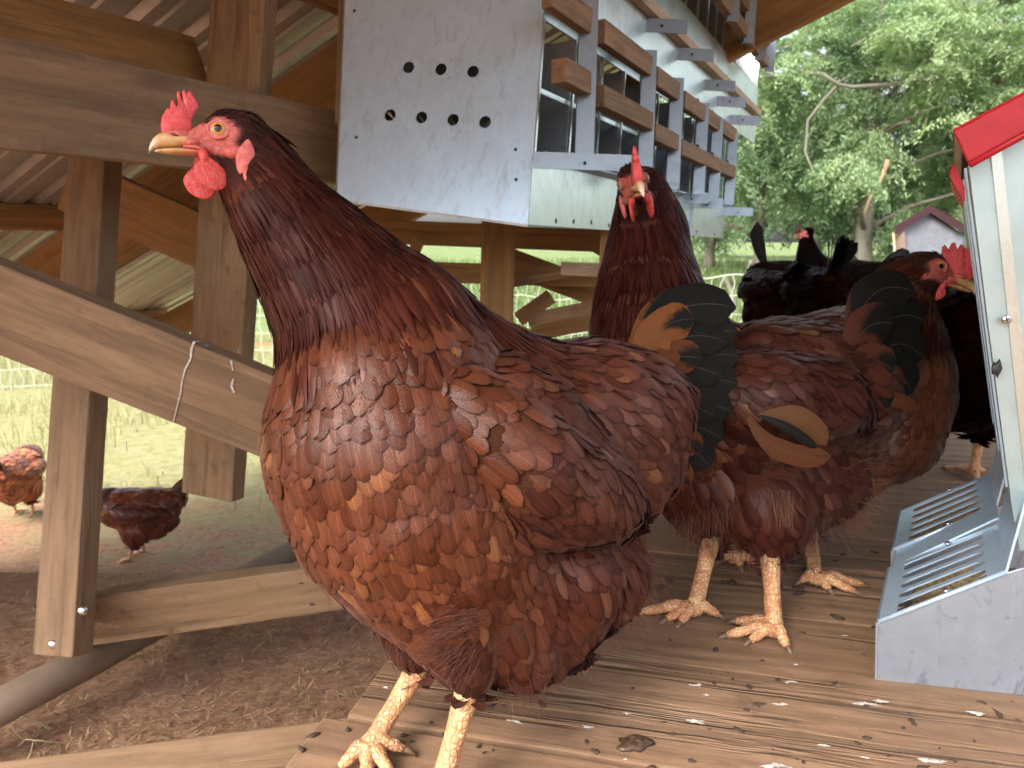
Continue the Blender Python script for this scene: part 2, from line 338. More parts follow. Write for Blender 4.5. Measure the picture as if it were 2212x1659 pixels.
class Acc:
    def __init__(s): s.V = []; s.F = []; s.g = []; s.t = []; s.k = []; s.m = []; s.n = 0
    def add(s, V, Fl, g=None, t=None, k=None, m=0):
        V = np.asarray(V, float); n = len(V)
        s.V.append(V); s.g.append(np.zeros((n, 3)) if g is None else g); s.t.append(np.tile([.05, .012, .008, 1], (n, 1)) if t is None else t)
        s.k.append(np.zeros(n) if k is None else k)
        b = s.n
        s.F += [tuple(int(i)+b for i in f) for f in Fl]; s.m += [m]*len(Fl); s.n += n
    def build(s, name, mats, parent, smooth=True, origin=None):
        me = bpy.data.meshes.new(name); me.from_pydata(np.concatenate(s.V).tolist(), [], s.F); me.update()
        me.attributes.new('g', 'FLOAT_VECTOR', 'POINT').data.foreach_set('vector', np.concatenate(s.g).astype('f').ravel())
        me.attributes.new('tint', 'FLOAT_COLOR', 'POINT').data.foreach_set('color', np.concatenate(s.t).astype('f').ravel())
        me.attributes.new('skin', 'FLOAT', 'POINT').data.foreach_set('value', np.concatenate(s.k).astype('f'))
        me.polygons.foreach_set('material_index', s.m)
        return link(name, me, mats, parent, smooth)
def poisson(P, rad):
    cell = {}; keep = []; mx = rad.max()
    for i in range(len(P)):
        r = rad[i]; p = P[i]; c = (int(p[0]//mx), int(p[1]//mx), int(p[2]//mx)); ok = True
        for a in (-1, 0, 1):
            for b in (-1, 0, 1):
                for d in (-1, 0, 1):
                    for j in cell.get((c[0]+a, c[1]+b, c[2]+d), ()):
                        q = P[j]
                        if (p[0]-q[0])**2+(p[1]-q[1])**2+(p[2]-q[2])**2 < r*r: ok = False; break
                    if not ok: break
                if not ok: break
            if not ok: break
        if ok: keep.append(i); cell.setdefault(c, []).append(i)
    return np.array(keep)
def plumage(acc, V, N, Tt, blobs, scale=1.0, tintmul=(1, 1, 1), skin=None, ncand=30, matF=1, matD=2, inside=None):
    """blobs: list of (centre, radius, region, flow) in world space"""
    bc = np.array([b[0][:] for b in blobs]); br = np.array([b[1] for b in blobs]); rg = [b[2] for b in blobs]
    fl = np.array([Vector(b[3]).normalized()[:] if b[3] is not None else (0, 0, 0) for b in blobs])
    a = V[Tt[:, 0]]; b = V[Tt[:, 1]]; c = V[Tt[:, 2]]; ar = .5*np.linalg.norm(np.cross(b-a, c-a), axis=1)
    spm = min(REG[r]['sp'] for r in set(rg))*scale
    n = int(min(70000, ar.sum()/(spm*spm)*2.2)); idx = rng.choice(len(Tt), n, p=ar/ar.sum())
    r1, r2 = rng.random(n), rng.random(n); sq = np.sqrt(r1); w0, w1, w2 = 1-sq, sq*(1-r2), sq*r2
    P = a[idx]*w0[:, None]+b[idx]*w1[:, None]+c[idx]*w2[:, None]
    Nn = N[Tt[idx, 0]]*w0[:, None]+N[Tt[idx, 1]]*w1[:, None]+N[Tt[idx, 2]]*w2[:, None]; Nn /= np.linalg.norm(Nn, axis=1)[:, None]+1e-9
    if skin is not None:
        ok = skin(P) < .5; P, Nn = P[ok], Nn[ok]
    if inside is not None:
        ok = ~inside(P); P, Nn = P[ok], Nn[ok]
    n = len(P)
    sd = np.linalg.norm(P[:, None, :]-bc[None], axis=2)/br[None] - 1
    wt = np.exp(-np.clip(sd, -.5, 5)*7); wt /= wt.sum(1)[:, None]
    # jitter the choice of region a little so borders interleave
    pick = np.argmax(wt*np.exp(rng.normal(0, .25, wt.shape)), axis=1)
    D = wt@fl; D += rng.normal(0, .06, D.shape)*np.linalg.norm(D, axis=1)[:, None]
    def col(k): return np.array([REG[r][k] for r in rg])[pick]
    sp = col('sp')*scale
    kp = poisson(P, sp); P, Nn, D, pick, wt = P[kp], Nn[kp], D[kp], pick[kp], wt[kp]; n = len(P)
    L = col('L')*scale*rng.uniform(.8, 1.2, n); W = col('W')*scale*rng.uniform(.85, 1.2, n); pf = col('p'); lift = col('lift')*.6*rng.uniform(.5, 1.6, n)
    A, B, Cc = col('a'), col('b'), col('c')
    low = np.array([noise.noise(Vector(p)*22) for p in P])*.5+.5
    m = np.clip(rng.random(n)*.6+low*.5-.05, 0, 1)[:, None]; T3 = A*(1-m)+B*m
    ex = (rng.random(n) > .965)[:, None]; T3 = np.where(ex, Cc, T3)*rng.uniform(.8, 1.2, n)[:, None]*np.array(tintmul)*np.array([.80, .92, .80])
    Dn = D-Nn*(D*Nn).sum(1)[:, None]; Dn /= np.linalg.norm(Dn, axis=1)[:, None]+1e-9
    bvh = BVHTree.FromPolygons(V.tolist(), Tt.tolist()); E = P+Dn*L[:, None]; kc = np.zeros(n)
    for i in range(n):
        loc, nr, _, ds = bvh.find_nearest(E[i])
        kc[i] = ((Vector(E[i])-loc).dot(nr)+.0)/(L[i]**2) if loc else 0
    kc = np.clip(kc, -8, 14)
    for isd in (False, True):
        q = (pf >= 2) if isd else (pf < 2)
        if q.any():
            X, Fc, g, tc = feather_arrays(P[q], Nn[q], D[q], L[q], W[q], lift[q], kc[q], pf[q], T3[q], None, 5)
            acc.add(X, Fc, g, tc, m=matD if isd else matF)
    return n
def big_feather(acc, p0, p1, p2, width, nrm, tint, black=0.0, m=0, cup=.15, rows=16, cols=7, tipr=.8, tw=0.0):
    """curved quill along a quadratic curve p0 (root), p1 (control), p2 (tip)"""
    p0, p1, p2 = Vector(p0), Vector(p1), Vector(p2); nrm = Vector(nrm).normalized(); V, g = [], []
    for i in range(rows+1):
        t = i/rows; p = p0*(1-t)**2+p1*2*t*(1-t)+p2*t*t; T = ((p1-p0)*(1-t)+(p2-p1)*t).normalized()
        B = T.cross(nrm).normalized(); Nn = B.cross(T)
        if tw: B = (B*math.cos(tw*t)+Nn*math.sin(tw*t)); Nn = B.cross(T)
        pr = min(1, .25+t*1.6)*math.sqrt(max(.003, 1-max(0, (t-tipr)/(1-tipr))**2.2))
        fr = [1+.05*noise.noise(Vector((i*.9, sg*3, p0.x*90)))-.10*max(0, noise.noise(Vector((i*1.9, sg*7, p0.y*170))))*(t > .3) for sg in (-1, 1)]
        for j in range(cols):
            s = -1+2*j/(cols-1); pr_ = pr; pr = pr*(1+((fr[0] if s < 0 else fr[1])-1)*abs(s)); V.append(p+B*(s*width/2*pr)-Nn*(cup*abs(s)**2*width*pr*.5)); g.append((s, t, 0)); pr = pr_
    fs = [(i*cols+j, i*cols+j+1, (i+1)*cols+j+1, (i+1)*cols+j) for i in range(rows) for j in range(cols-1)]
    tc = np.tile([*tint, black], (len(V), 1)); acc.add(np.array([v[:] for v in V]), fs, np.array(g), tc, m=m)
MM = .001
class Head:
    """head frame: o between the eyes, f to the beak, u up, s to the side"""
    def __init__(h, o, f, u, sc=1.0):
        h.o = Vector(o); h.f = Vector(f).normalized(); u = Vector(u); h.u = (u-h.f*u.dot(h.f)).normalized(); h.s = h.f.cross(h.u); h.k = sc*MM
    def p(h, f, u, s=0): return h.o+(h.f*f+h.u*u+h.s*s)*h.k
    def blobs(h):
        B = [(-5, 4.5, 0, 16), (-17, 2, 0, 17), (-1, 0, 0, 14), (6, -1, 0, 11.5), (15, -4, 0, 8.8), (22, -7, 0, 6.8), (-14, -5, 0, 14.5), (-3, -10, 4.5, 9.5), (-3, -10, -4.5, 9.5), (8, -13, 0, 7.5), (-12, -16, 0, 13)]
        return [(h.p(f, u, s), r*h.k) for f, u, s, r in B]
    def skin(h, P):
        q = P-np.array(h.o[:]); f = q@np.array(h.f[:])/h.k; u = q@np.array(h.u[:])/h.k; s = q@np.array(h.s[:])/h.k
        e1 = 1-np.sqrt(((f+1)/14.5)**2+((u+1)/11.5)**2)           # round the eye
        e2 = np.minimum((f-6)/6, np.minimum((9-u-(f-20)*.2)/6, (u+24)/6))    # snout
        e3 = 1-np.sqrt(((f+1)/12)**2+((u+12)/6)**2)
        e3 = np.maximum(e3, 1-np.sqrt(((f+15)/5)**2+((u+17)/5)**2))
        near = np.clip((45-np.abs(f))/5, -1, 1)
        m = np.maximum(np.maximum(e1*2.0, np.clip(e2, -1, 1)), e3*2)
        top = (u-7.5+np.abs(s)*.25)/3                               # the crown keeps its feathers
        m = np.minimum(m, -top+.6*(f > 17)*1.0); m = np.maximum(m, (1-np.sqrt(((f+.5)/10.5)**2+((u-.5)/10.5)**2))*2.5)
        return np.clip(np.minimum(m, near)*1.6+.35, 0, 1)
    def fit(h, parent, comb='small', dim=False, wfar=0, lo=12.5, bare=True, thk=1.0, lobe=1.0, wat=1.0, far_side=True, comb_lean=0.0, detail=True):
        k = h.k
        # comb
        if comb == 'small':
            out = [(40,-3),(40.5,3),(39.5,9),(37,14),(35.5,16),(34.2,15),(33.8,20),(33.2,22.5),(31.6,22),(30,17.5),(28.6,19),(29.6,27),(28.6,30),(27.3,28.5),(25.8,22.5),(24.8,24),(25.6,30),(24.4,31.5),(23,29.5),(22.2,25.5),(21.6,30.5),(19.6,30.5),(17.6,27),(14.8,22.5),(14.2,19),(17,14),(19.5,9),(19,4),(19,-2),(28,-6),(36,-7)]
        elif comb == 'spiky':
            out = [(42,-3),(43,4),(42,12),(38,14),(39.5,22),(36,24),(33.5,20),(32,30),(29,31),(26.5,25),(24,34),(20.5,34),(18.5,27),(14,35),(10.5,33),(9.5,25),(4,30),(1.5,26),(3,19),(7,13),(12,9),(14,3),(20,-2),(28,-6),(36,-7)]
        m = MB(); n = len(out); cx, cy = 27, 8
        ring = []
        for lay, (w_, sh) in enumerate(((-1, .93), (-.55, .985), (0, 1), (.55, .985), (1, .93))):
            for (f, u) in out:
                th = 3.1*thk*(1-.7*max(0, min(1, (u+3)/33))); ff = cx+(f-cx)*sh; uu = cy+(u-cy)*sh
                ring.append(h.p(ff, uu, w_*th+comb_lean*max(0, uu)))
        fs = []
        for l in range(4):
            for i in range(n): a = l*n+i; b = l*n+(i+1)%n; fs.append((a, b, b+n, a+n))
        me = bpy.data.meshes.new('comb'); bm = bmesh.new(); vv = [bm.verts.new(p) for p in ring]
        for f in fs: bm.faces.new([vv[i] for i in f])
        for l, rev in ((0, True), (4, False)):
            lst = [vv[l*n+i] for i in range(n)]
            r = bmesh.ops.triangulate(bm, faces=[bm.faces.new(lst[::-1] if rev else lst)])
        bmesh.ops.recalc_face_normals(bm, faces=bm.faces); bm.to_mesh(me); bm.free(); link('comb', me, SHADED_RED if dim else COMB, parent, True)
        # beak, upper and lower in one mesh each side of the gape
        m = MB()
        def loft(sec, mi=0):
            N_ = 14; vs_ = []; gs_ = []
            for (f, ut, ub, w_) in sec:
                for i in range(N_):
                    a = 2*math.pi*i/N_; c_, s_ = math.cos(a), math.sin(a)
                    um = (ut+ub)/2; vs_.append(h.p(f, um+(ut-um)*s_, w_*math.copysign(abs(c_)**.8, c_))); gs_.append((f/48, s_, c_))
            fs = [(r*N_+i, r*N_+(i+1)%N_, (r+1)*N_+(i+1)%N_, (r+1)*N_+i) for r in range(len(sec)-1) for i in range(N_)]
            fs += [tuple(range(N_)), tuple(range((len(sec)-1)*N_, len(sec)*N_))]; m.add(vs_, fs, gs_, mi=mi)
        loft([(14, -5, -12.5, 7.5), (20, -4, -12.3, 7.6), (27, -2.6, -12.6, 6.6), (33, -2, -13.4, 5.6), (38, -2.6, -14.2, 4.6), (42, -4.5, -15, 3.8), (45.3, -8, -16, 2.9), (47.4, -12, -18, 2), (48.3, -16, -20, 1.1), (48.2, -19.5, -20.6, .4)])
        loft([(8, -14.5, -18, 6.6), (16, -13.2, -17.6, 6.8), (26, -13.3, -18, 5.6), (34, -14.2, -18.6, 4.4), (40, -15.4, -18.6, 3.2), (43.5, -16.4, -18.2, 1.6), (44.6, -17, -17.9, .5)])
        m.build('beak', BEAK, parent, True)
        mb = MB(); mb.ell(h.p(28, -4.2, 0), [h.f*10*k-h.u*1.0*k, h.s*6.7*k, h.u*4.9*k], 22, 12); mb.ell(h.p(19, -9, 0), [h.f*8*k, h.s*8.2*k, h.u*5*k], 22, 12)
        mb.tube([h.p(25, -13.2, 5.6), h.p(17, -13, 7.6), h.p(9.5, -15, 9.2)], [.7*k, 1.5*k, 1.8*k], 8); mb.tube([h.p(25, -13.2, -5.6), h.p(17, -13, -7.6), h.p(9.5, -15, -9.2)], [.7*k, 1.5*k, 1.8*k], 8)
        for q_ in (1, -1): mb.ell(h.p(-12, -16, q_*(lo-6)), [h.f*9*k, h.s*7*k, h.u*5.5*k], 16, 10)
        mb.build('cere', SHADED_RED if dim else (FACE if bare else CORE2), parent, True)
        sides = (1, -1) if far_side else (1,)
        for sd in sides:
            # eye with lids
            c = h.p(0, 0, sd*13.0); fo = (h.s*sd*.97+h.f*.22).normalized(); a1 = (h.u-fo*h.u.dot(fo)).normalized(); a2 = fo.cross(a1)
            mb = MB(); R = (6.9 if bare else 5.2)*k; nu, nv = 24, 9; vs_, gs = [], []
            for j in range(nv+1):
                th = (math.pi*.5)*j/nv
                for i in range(nu):
                    ph = 2*math.pi*i/nu; rr = math.sin(th)
                    vs_.append(c+(a1*math.cos(ph)+a2*math.sin(ph))*R*rr+fo*R*.62*math.cos(th)); gs.append((math.cos(ph)*rr*1.12, math.sin(ph)*rr*1.12, 0))
            mb.add(vs_, [(j*nu+i, (j+1)*nu+i, (j+1)*nu+(i+1)%nu, j*nu+(i+1)%nu) for j in range(nv) for i in range(nu)], gs)
            eye = mb.build('eye', IRIS, parent, True)
            mb = MB(); pts = [c+(a1*math.cos(a)*(6.6 if math.cos(a) > 0 else 6.8)+a2*math.sin(a)*7.4)*k*(1 if bare else .76)+fo*1.7*k for a in [2*math.pi*i/24 for i in range(25)]]
            mb.tube(pts, (1.15 if bare else .7)*k, 8, caps=False); mb.build('eyelid', LOBE if bare else CORE2, eye, True)
            # wattle: thin lobed flap
            mb = MB()
            def wp(x, y, z): return (x*(1-.5*max(0, z)**1.6), y, z)
            fo_ = 0 if not far_side or sd*(h.s.dot(CAM-h.o)) > 0 else wfar
            Wc = h.p(5.5+fo_, -15-17.5*wat-.25*fo_, sd*(9.5+.5*fo_)); mb.ell(Wc, [h.f*12*wat*k+h.s*sd*1.5*k, (h.s*sd)*2.3*k, (h.u*12.5*wat+h.f*2.5)*k], 24, 16, warp=wp)
            mb.tube([h.p(11, -14, sd*6), h.p(11+fo_*.4, -19, sd*7.8), h.p(8.5+fo_*.9, -25, sd*9)], [3.4*k, 3.6*k, 3*k], 10)
            mb.build('wattle', SHADED_RED if dim else WATTLE, parent, True)
            mb = MB(); mb.ell(h.p(-19, -21, sd*lo), [(h.f*6.5+h.u*1)*k*lobe, (h.s*sd)*3.0*k, (h.u*13-h.f*1.5)*k*lobe], 16, 12, warp=wp)
            if lobe > 1.05: mb.tube([h.p(-18.5, -28, sd*(lo+1)), h.p(-19, -38, sd*(lo+3)), h.p(-20, -47, sd*(lo+5))], [3.0*k, 1.9*k, 1.2*k], 8)
            mb.build('ear_lobe', SHADED_RED if dim else LOBE, parent, True)
            if detail:
                mb = MB(); mb.ell(h.p(30.5, -5.3, sd*5.9), [h.f*3.2*k+h.u*.7*k, h.s*sd*.9*k, h.u*.9*k], 12, 8); mb.build('nostril', simple('nostril_dark', (.1, .03, .015), .6), parent, True)
def interp(bl, step=.45):
    """densify a chain [(p, r, region, flow)]"""
    out = []
    for a, b in zip(bl[:-1], bl[1:]):
        n = max(1, int((b[0]-a[0]).length/(min(a[1], b[1])*step)))
        for k in range(n):
            t = k/n; out.append((a[0].lerp(b[0], t), a[1]*(1-t)+b[1]*t, a[2] if t < .5 else b[2], Vector(a[3]).normalized().lerp(Vector(b[3]).normalized(), t)))
    return out+[bl[-1]]
def leg(acc_mb, top, ankle, toes, hind, r=.0085, k=1.0):
    top, ankle = Vector(top), Vector(ankle); mid = top.lerp(ankle, .5)
    acc_mb.tube([top, top.lerp(ankle, .12), mid, top.lerp(ankle, .85), ankle], [r*1.2, r*1.08, r*.86, r*.88, r*1.12], 14)
    for e in list(toes)+[hind]:
        e = Vector(e); s0 = ankle+Vector((0, 0, .001)); m1 = s0.lerp(e, .33); m1.z = max(m1.z, .0)+.006*k; m2 = s0.lerp(e, .7); m2.z = e.z+.0085*k
        m1.z = (s0.z*.45+e.z*.55)+.010*k
        pts = [s0, m1, m2, e+Vector((0, 0, .0045*k))]; rr = [r*.9, r*.68, r*.55, r*.38]
        if e is toes[0] or True: pts2 = []; 
        # knuckle bumps
        P_, R_ = [], []
        for i in range(10):
            t = i/9*(len(pts)-1); a = min(int(t), len(pts)-2); f_ = t-a; P_.append(pts[a].lerp(pts[a+1], f_)); R_.append((rr[a]*(1-f_)+rr[a+1]*f_)*(1+.1*math.sin(i*2.1)))
        acc_mb.tube(P_, R_, 10)
        d = (P_[-1]-P_[-3]).normalized(); acc_mb.tube([P_[-1]-d*.002*k, P_[-1]+d*.006*k+Vector((0, 0, -.0005)), P_[-1]+d*.012*k+Vector((0, 0, -.003*k))], [r*.36, r*.25, r*.04], 7, mi=1)
def make_hen(root, chains, head, voxel, scale=1.0, tint=(1, 1, 1), legs=None, crown=True, smooth=7, extra_wings=(), under=(.085, .027, .014), noseal=None):
    """body with plumage and legs as one mesh, wings as their own meshes"""
    blobs = []
    for ch in chains: blobs += interp(ch)
    pl = list(blobs)
    if head:
        hb = head.blobs(); back = -head.f-head.u*.35
        pl += [(p, r, 'crown' if (p-head.o).dot(head.u) > -6*head.k else 'cheek', back if (p-head.o).dot(head.u) > -6*head.k else -head.u*1.0-head.f*.5) for p, r in hb]; shapes = [(b[0], b[1]) for b in blobs]+hb
    else: shapes = [(b[0], b[1]) for b in blobs]
    V, N, Tt, faces = remesh(shapes, voxel, smooth)
    acc = Acc(); sk = head.skin(V) if head else np.zeros(len(V))
    tc0 = np.tile([*(np.array(under)*np.array(tint)), 1], (len(V), 1))
    if head: q_ = np.linalg.norm(V-np.array(head.p(-14, -6)[:]), axis=1) < 36*head.k; tc0[q_, :3] = np.array([.035, .014, .012])*np.array(tint)
    acc.add(V, faces, t=tc0, k=sk, m=0)
    n = plumage(acc, V, N, Tt, pl, scale, tint, skin=(head.skin if head else None))
    if legs:
        mb = MB()
        for l in legs: leg(mb, *l)
        me = mb.mesh(); vv = np.array([v.co[:] for v in me.vertices]); ff = [tuple(p.vertices) for p in me.polygons]; mi = [p.material_index for p in me.polygons]
        acc.add(vv, [f for f, i in zip(ff, mi) if i == 0], m=3)
        acc.add(vv, [f for f, i in zip(ff, mi) if i == 1], m=4)
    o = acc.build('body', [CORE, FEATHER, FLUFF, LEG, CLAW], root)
    for w_ in extra_wings:
        wb = interp(w_); V, N, Tt, faces = remesh([(b[0], b[1]) for b in wb], voxel, 5)
        a2 = Acc(); a2.add(V, faces, t=np.tile([*(np.array(under)*np.array(tint)), 1], (len(V), 1)), m=0); plumage(a2, V, N, Tt, wb, scale, tint)
        a2.build('wing', [CORE, FEATHER, FLUFF], root)
    return o
def px(lst, sh=0.0):
    """[(u, v, depth, radius px, region, (du, dv[, dd]))] -> world blobs; flow given in view pixels"""
    out = []
    for (u, v, d, r, reg, fl) in lst:
        fl = tuple(fl)+(0,)*(3-len(fl)); d += sh; out.append((at(u, v, d), r*d/F, reg, Vector((1, 0, 0))*fl[0]-UP*fl[1]+FW*fl[2]))
    return out
def CV(x, y, z): return Vector((1, 0, 0))*x+UP*y+FW*z      # view axes -> world
#BUILD
# ================================================================== ground, pasture, trees
DV = Vector((.446, .895, 0)).normalized(); SV = Vector((.895, -.446, .392)); LV = Vector((.895, -.446, 0)).normalized()
def ss(a, b, x): t = min(1, max(0, (x-a)/(b-a))); return t*t*(3-2*t)
def gz(x, y):
    z = -.42-.50*ss(1.5, 3.0, y)
    z += .55*ss(14, 34, y) + .045*noise.noise(Vector((x*.5, y*.5, 0)))*ss(2.6, 6, y) + .01*noise.noise(Vector((x*5, y*5, 3)))
    return z
def ground_mat():
    T = NT('earth_and_pasture'); p = T.pos(); sx = T.n('ShaderNodeSeparateXYZ', {0: p}); y = sx.outputs[1]; x = sx.outputs[0]
    f = T.noise(p, 38, 8, .72, .6); f2 = T.noise(p, 7, 5, .6); f3 = T.noise(p, .8, 4)
    dirt = T.ramp(f, [(.3, (.14, .066, .038)), (.5, (.34, .185, .115)), (.7, (.5, .31, .2))])
    dirt = T.mix(T.ramp(f2, [(.4, 0.0), (.7, .6)]), dirt, (.3, .185, .125))
    st = T.noise(p, 90, 5, .7, 1.6, (.3, 1.3, 1)); dirt = T.mix(T.ramp(st, [(.58, 0.0), (.66, .8)]), dirt, (.4, .3, .18))
    grass = T.mix(T.ramp(T.noise(p, 14, 6, .7), [(.35, 0.0), (.65, 1.0)]), (.2, .21, .08), (.33, .29, .16))
    far = T.mix(T.ramp(T.noise(p, 1.3, 5, .6), [(.35, 0.0), (.65, 1.0)]), (.10, .15, .05), (.19, .23, .10))
    grass = T.mix(T.math('MULTIPLY', T.math('SUBTRACT', y, 5.0), .15, True), grass, far)
    e = T.math('ADD', T.math('MULTIPLY', T.math('SUBTRACT', y, 2.7), .8), T.math('MULTIPLY', T.math('SUBTRACT', f2, .5), 3.0), True)
    red = T.math('MULTIPLY', T.ramp(T.math('ABSOLUTE', T.math('SUBTRACT', y, 9.3)), [(.0, 1.0), (.5, 0.0)]), T.ramp(T.noise(p, 2.0, 3), [(.42, 0.0), (.55, 1.0)]))
    col = T.mix(e, dirt, grass); col = T.mix(T.math('MULTIPLY', red, .8), col, (.36, .15, .08))
    T.set(color=col, rough=.95, spec=.15); return T.bump(T.math('ADD', f, T.math('MULTIPLY', st, .4)), .9, .015).m
GM = ground_mat()
def grid_ground():
    xs = sorted(set([round(x, 3) for x in list(np.arange(-3, 3, .06))+list(np.arange(-12, 12, .6))+list(np.arange(-200, 201, 20))]))
    ys = sorted(set([round(x, 3) for x in list(np.arange(-1, 4, .06))+list(np.arange(-14, 40, .6))+list(np.arange(-200, 261, 20))]))
    V = [(x, y, gz(x, y)) for y in ys for x in xs]; nx = len(xs)
    Fc = [(j*nx+i, j*nx+i+1, (j+1)*nx+i+1, (j+1)*nx+i) for j in range(len(ys)-1) for i in range(nx-1)]
    me = bpy.data.meshes.new('ground'); me.from_pydata(V, [], Fc); me.shade_smooth()
    o = link('ground', me, GM); tag(o, kind='structure'); return o
grid_ground()
def leafm(name, a, b, tr=.35, c=None):
    T = NT(name); r = T.attr('g').outputs['Vector']; x = T.n('ShaderNodeSeparateXYZ', {0: r}).outputs[0]
    col = T.mix(x, a, b)
    if c: col = T.mix(T.ramp(T.n('ShaderNodeSeparateXYZ', {0: r}).outputs[1], [(.9, 0.0), (.95, 1.0)]), col, c)
    T.set(color=col, rough=.55, spec=.3)
    tl = T.n('ShaderNodeBsdfTranslucent', {0: T.mix(1.0, col, (1.3, 1.5, .9), 'MULTIPLY')}); mx = T.n('ShaderNodeMixShader', {0: tr, 1: T.b.outputs[0], 2: tl.outputs[0]})
    T.t.links.new(mx.outputs[0], T.t.nodes['Material Output'].inputs[0]); return T.m
def quads_obj(name, P, A, B, rnd, mat, parent=None):
    """leaf shaped quads: centre P, half-axes A (long) and B"""
    n = len(P); V = np.stack([P-A, P+B*.9-A*.1, P+A, P-B*.9-A*.1], 1).reshape(-1, 3)
    me = bpy.data.meshes.new(name); me.vertices.add(4*n); me.vertices.foreach_set('co', V.astype('f').ravel())
    me.loops.add(4*n); me.loops.foreach_set('vertex_index', np.arange(4*n, dtype='i')); me.polygons.add(n)
    me.polygons.foreach_set('loop_start', np.arange(0, 4*n, 4, dtype='i')); me.update(calc_edges=True)
    g = np.zeros((n, 4, 3)); g[:, :, :2] = rnd[:, None, :]; me.attributes.new('g', 'FLOAT_VECTOR', 'POINT').data.foreach_set('vector', g.astype('f').ravel())
    return link(name, me, mat, parent)
def unit(a): return a/(np.linalg.norm(a, axis=-1, keepdims=True)+1e-9)
def blades(name, xy, h, wd, mat, lean=.5, curve=True, zf=gz, z0=0):
    """grass blades, two quads each"""
    n = len(xy); z = np.array([zf(a, b) for a, b in xy])+z0; P = np.column_stack([xy, z]); az = rng.uniform(0, 2*math.pi, n)
    d = np.column_stack([np.cos(az), np.sin(az), np.zeros(n)]); ln = rng.uniform(.1, 1, n)[:, None]*lean; H = (h*rng.uniform(.5, 1.25, n))[:, None]
    b = np.column_stack([-np.sin(az), np.cos(az), np.zeros(n)])*wd; upv = np.array([[0, 0, 1.]])
    M = P+d*H*ln*.3+upv*H*.55; E = P+d*H*ln+upv*H*(1-ln*.45)
    V = np.stack([P-b, P+b, M+b*.8, M-b*.8, E+b*.08, E-b*.08], 1).reshape(-1, 3)
    me = bpy.data.meshes.new(name); i = np.arange(n)*6; Fc = np.stack([np.stack([i, i+1, i+2, i+3], 1), np.stack([i+3, i+2, i+4, i+5], 1)], 1).reshape(-1, 4)
    me.from_pydata(V.tolist(), [], Fc.tolist()); r = rng.random((n, 2)); g = np.zeros((n, 6, 3)); g[:, :, :2] = r[:, None, :]
    me.attributes.new('g', 'FLOAT_VECTOR', 'POINT').data.foreach_set('vector', g.astype('f').ravel()); o = link(name, me, mat); return tag(o, kind='stuff')
GRASS = leafm('grass_blades', (.10, .17, .035), (.32, .32, .13), .3); DRY = leafm('dry_straw', (.22, .19, .08), (.46, .38, .22), .2, (.12, .2, .05))
MEADOW = leafm('meadow_blades', (.09, .15, .045), (.22, .26, .12), .3)
STRAW = leafm('straw_bits', (.2, .12, .07), (.5, .38, .22), .1)
# sparse grass on the left, thickening with distance
n = 30000; y = 3.2+rng.random(n)**.8*7; x = rng.uniform(-1.1, .75, n)*y; k = (rng.random(n) < np.clip((y-3.0)/2, .05, 1)) & (np.array([noise.noise(Vector((a*1.5, b*1.5, 5))) for a, b in zip(x, y)])+.35 > rng.random(n)*.6)
o = blades('grass_patch', np.column_stack([x, y])[k], .13, .0028, DRY, 1.1); tag(o, 'thin yellowing grass growing on the dry ground behind the timber frame', 'grass')
n = 26000; y = 7+rng.random(n)*22; x = rng.uniform(-.2, .85, n)*y
o = blades('meadow_grass', np.column_stack([x, y]), .34, .012, MEADOW, .9); tag(o, 'tall soft green pasture grass in front of the trees', 'grass')
# straw and wood bits lying on the dirt
n = 5200; u = rng.uniform(-100, 1000, n); v = rng.uniform(1150, 1720, n); az = rng.uniform(0, math.pi, n); P = []
for a, b in zip(u, v):
    z = -.45
    for _ in range(5): q = G(a, b, z); z = gz(q.x, q.y)
    P.append((q.x, q.y, z+.003+random.random()*.006))
P = np.array(P); Lh = rng.uniform(.003, .017, n)[:, None]*(.6+.4*P[:, 1:2]); A = np.column_stack([np.cos(az), np.sin(az), rng.normal(0, .22, n)])*Lh
Bv = unit(np.cross(A, [0, 0, 1.]))*rng.uniform(.0005, .0016, n)[:, None]*1.2; r = rng.random((n, 2)); r[:, 0] = r[:, 0]**1.6
o = quads_obj('straw_litter', P, A, Bv, r, STRAW); tag(o, 'straw and wood bits littered over the brown dirt', 'straw', kind='stuff')
mb = MB()
for (u0, v0) in ((90, 1590), (60, 1600), (120, 1610), (40, 1570), (30, 1630)):
    p = G(u0, v0, -.42); p.z = gz(p.x, p.y); pts = []; d = Vector((random.uniform(-1, 1), random.uniform(-.4, .4), 0)).normalized()
    for i in range(8): t = i/7; pts.append(p+d*(t*.075)+Vector((0, 0, .028*math.sin(t*3)+.004))+d.cross(Vector((0, 0, 1)))*.015*math.sin(t*5+u0))
    mb.tube(pts, .0008, 4)
tag(mb.build('dry_grass_tuft', simple('dry_stem', (.4, .36, .2), .8)), 'curly dry grass stems on the dirt at the lower left corner', 'grass', kind='stuff')
BARK = (lambda T: (T.set(color=T.ramp(T.noise(T.pos(), 6, 6, .7, .4, (1, 1, .25)), [(.3, (.1, .085, .065)), (.6, (.24, .215, .18)), (.8, (.36, .33, .28))]), rough=.9), T.m)[1])(NT('tree_bark'))
LIMB = simple('pale_bare_limb', (.2, .19, .16), .85); BROKEN = simple('broken_bark', (.3, .2, .13), .85)
LEAFS = [leafm('leaf_light', (0.156, 0.247, 0.132), (0.359, 0.434, 0.246), .3), leafm('leaf_mid', (0.125, 0.209, 0.123), (0.265, 0.351, 0.203), .3), leafm('leaf_dark', (0.078, 0.149, 0.097), (0.187, 0.269, 0.158), .28)]  # leaf colours lightened in place of distant haze
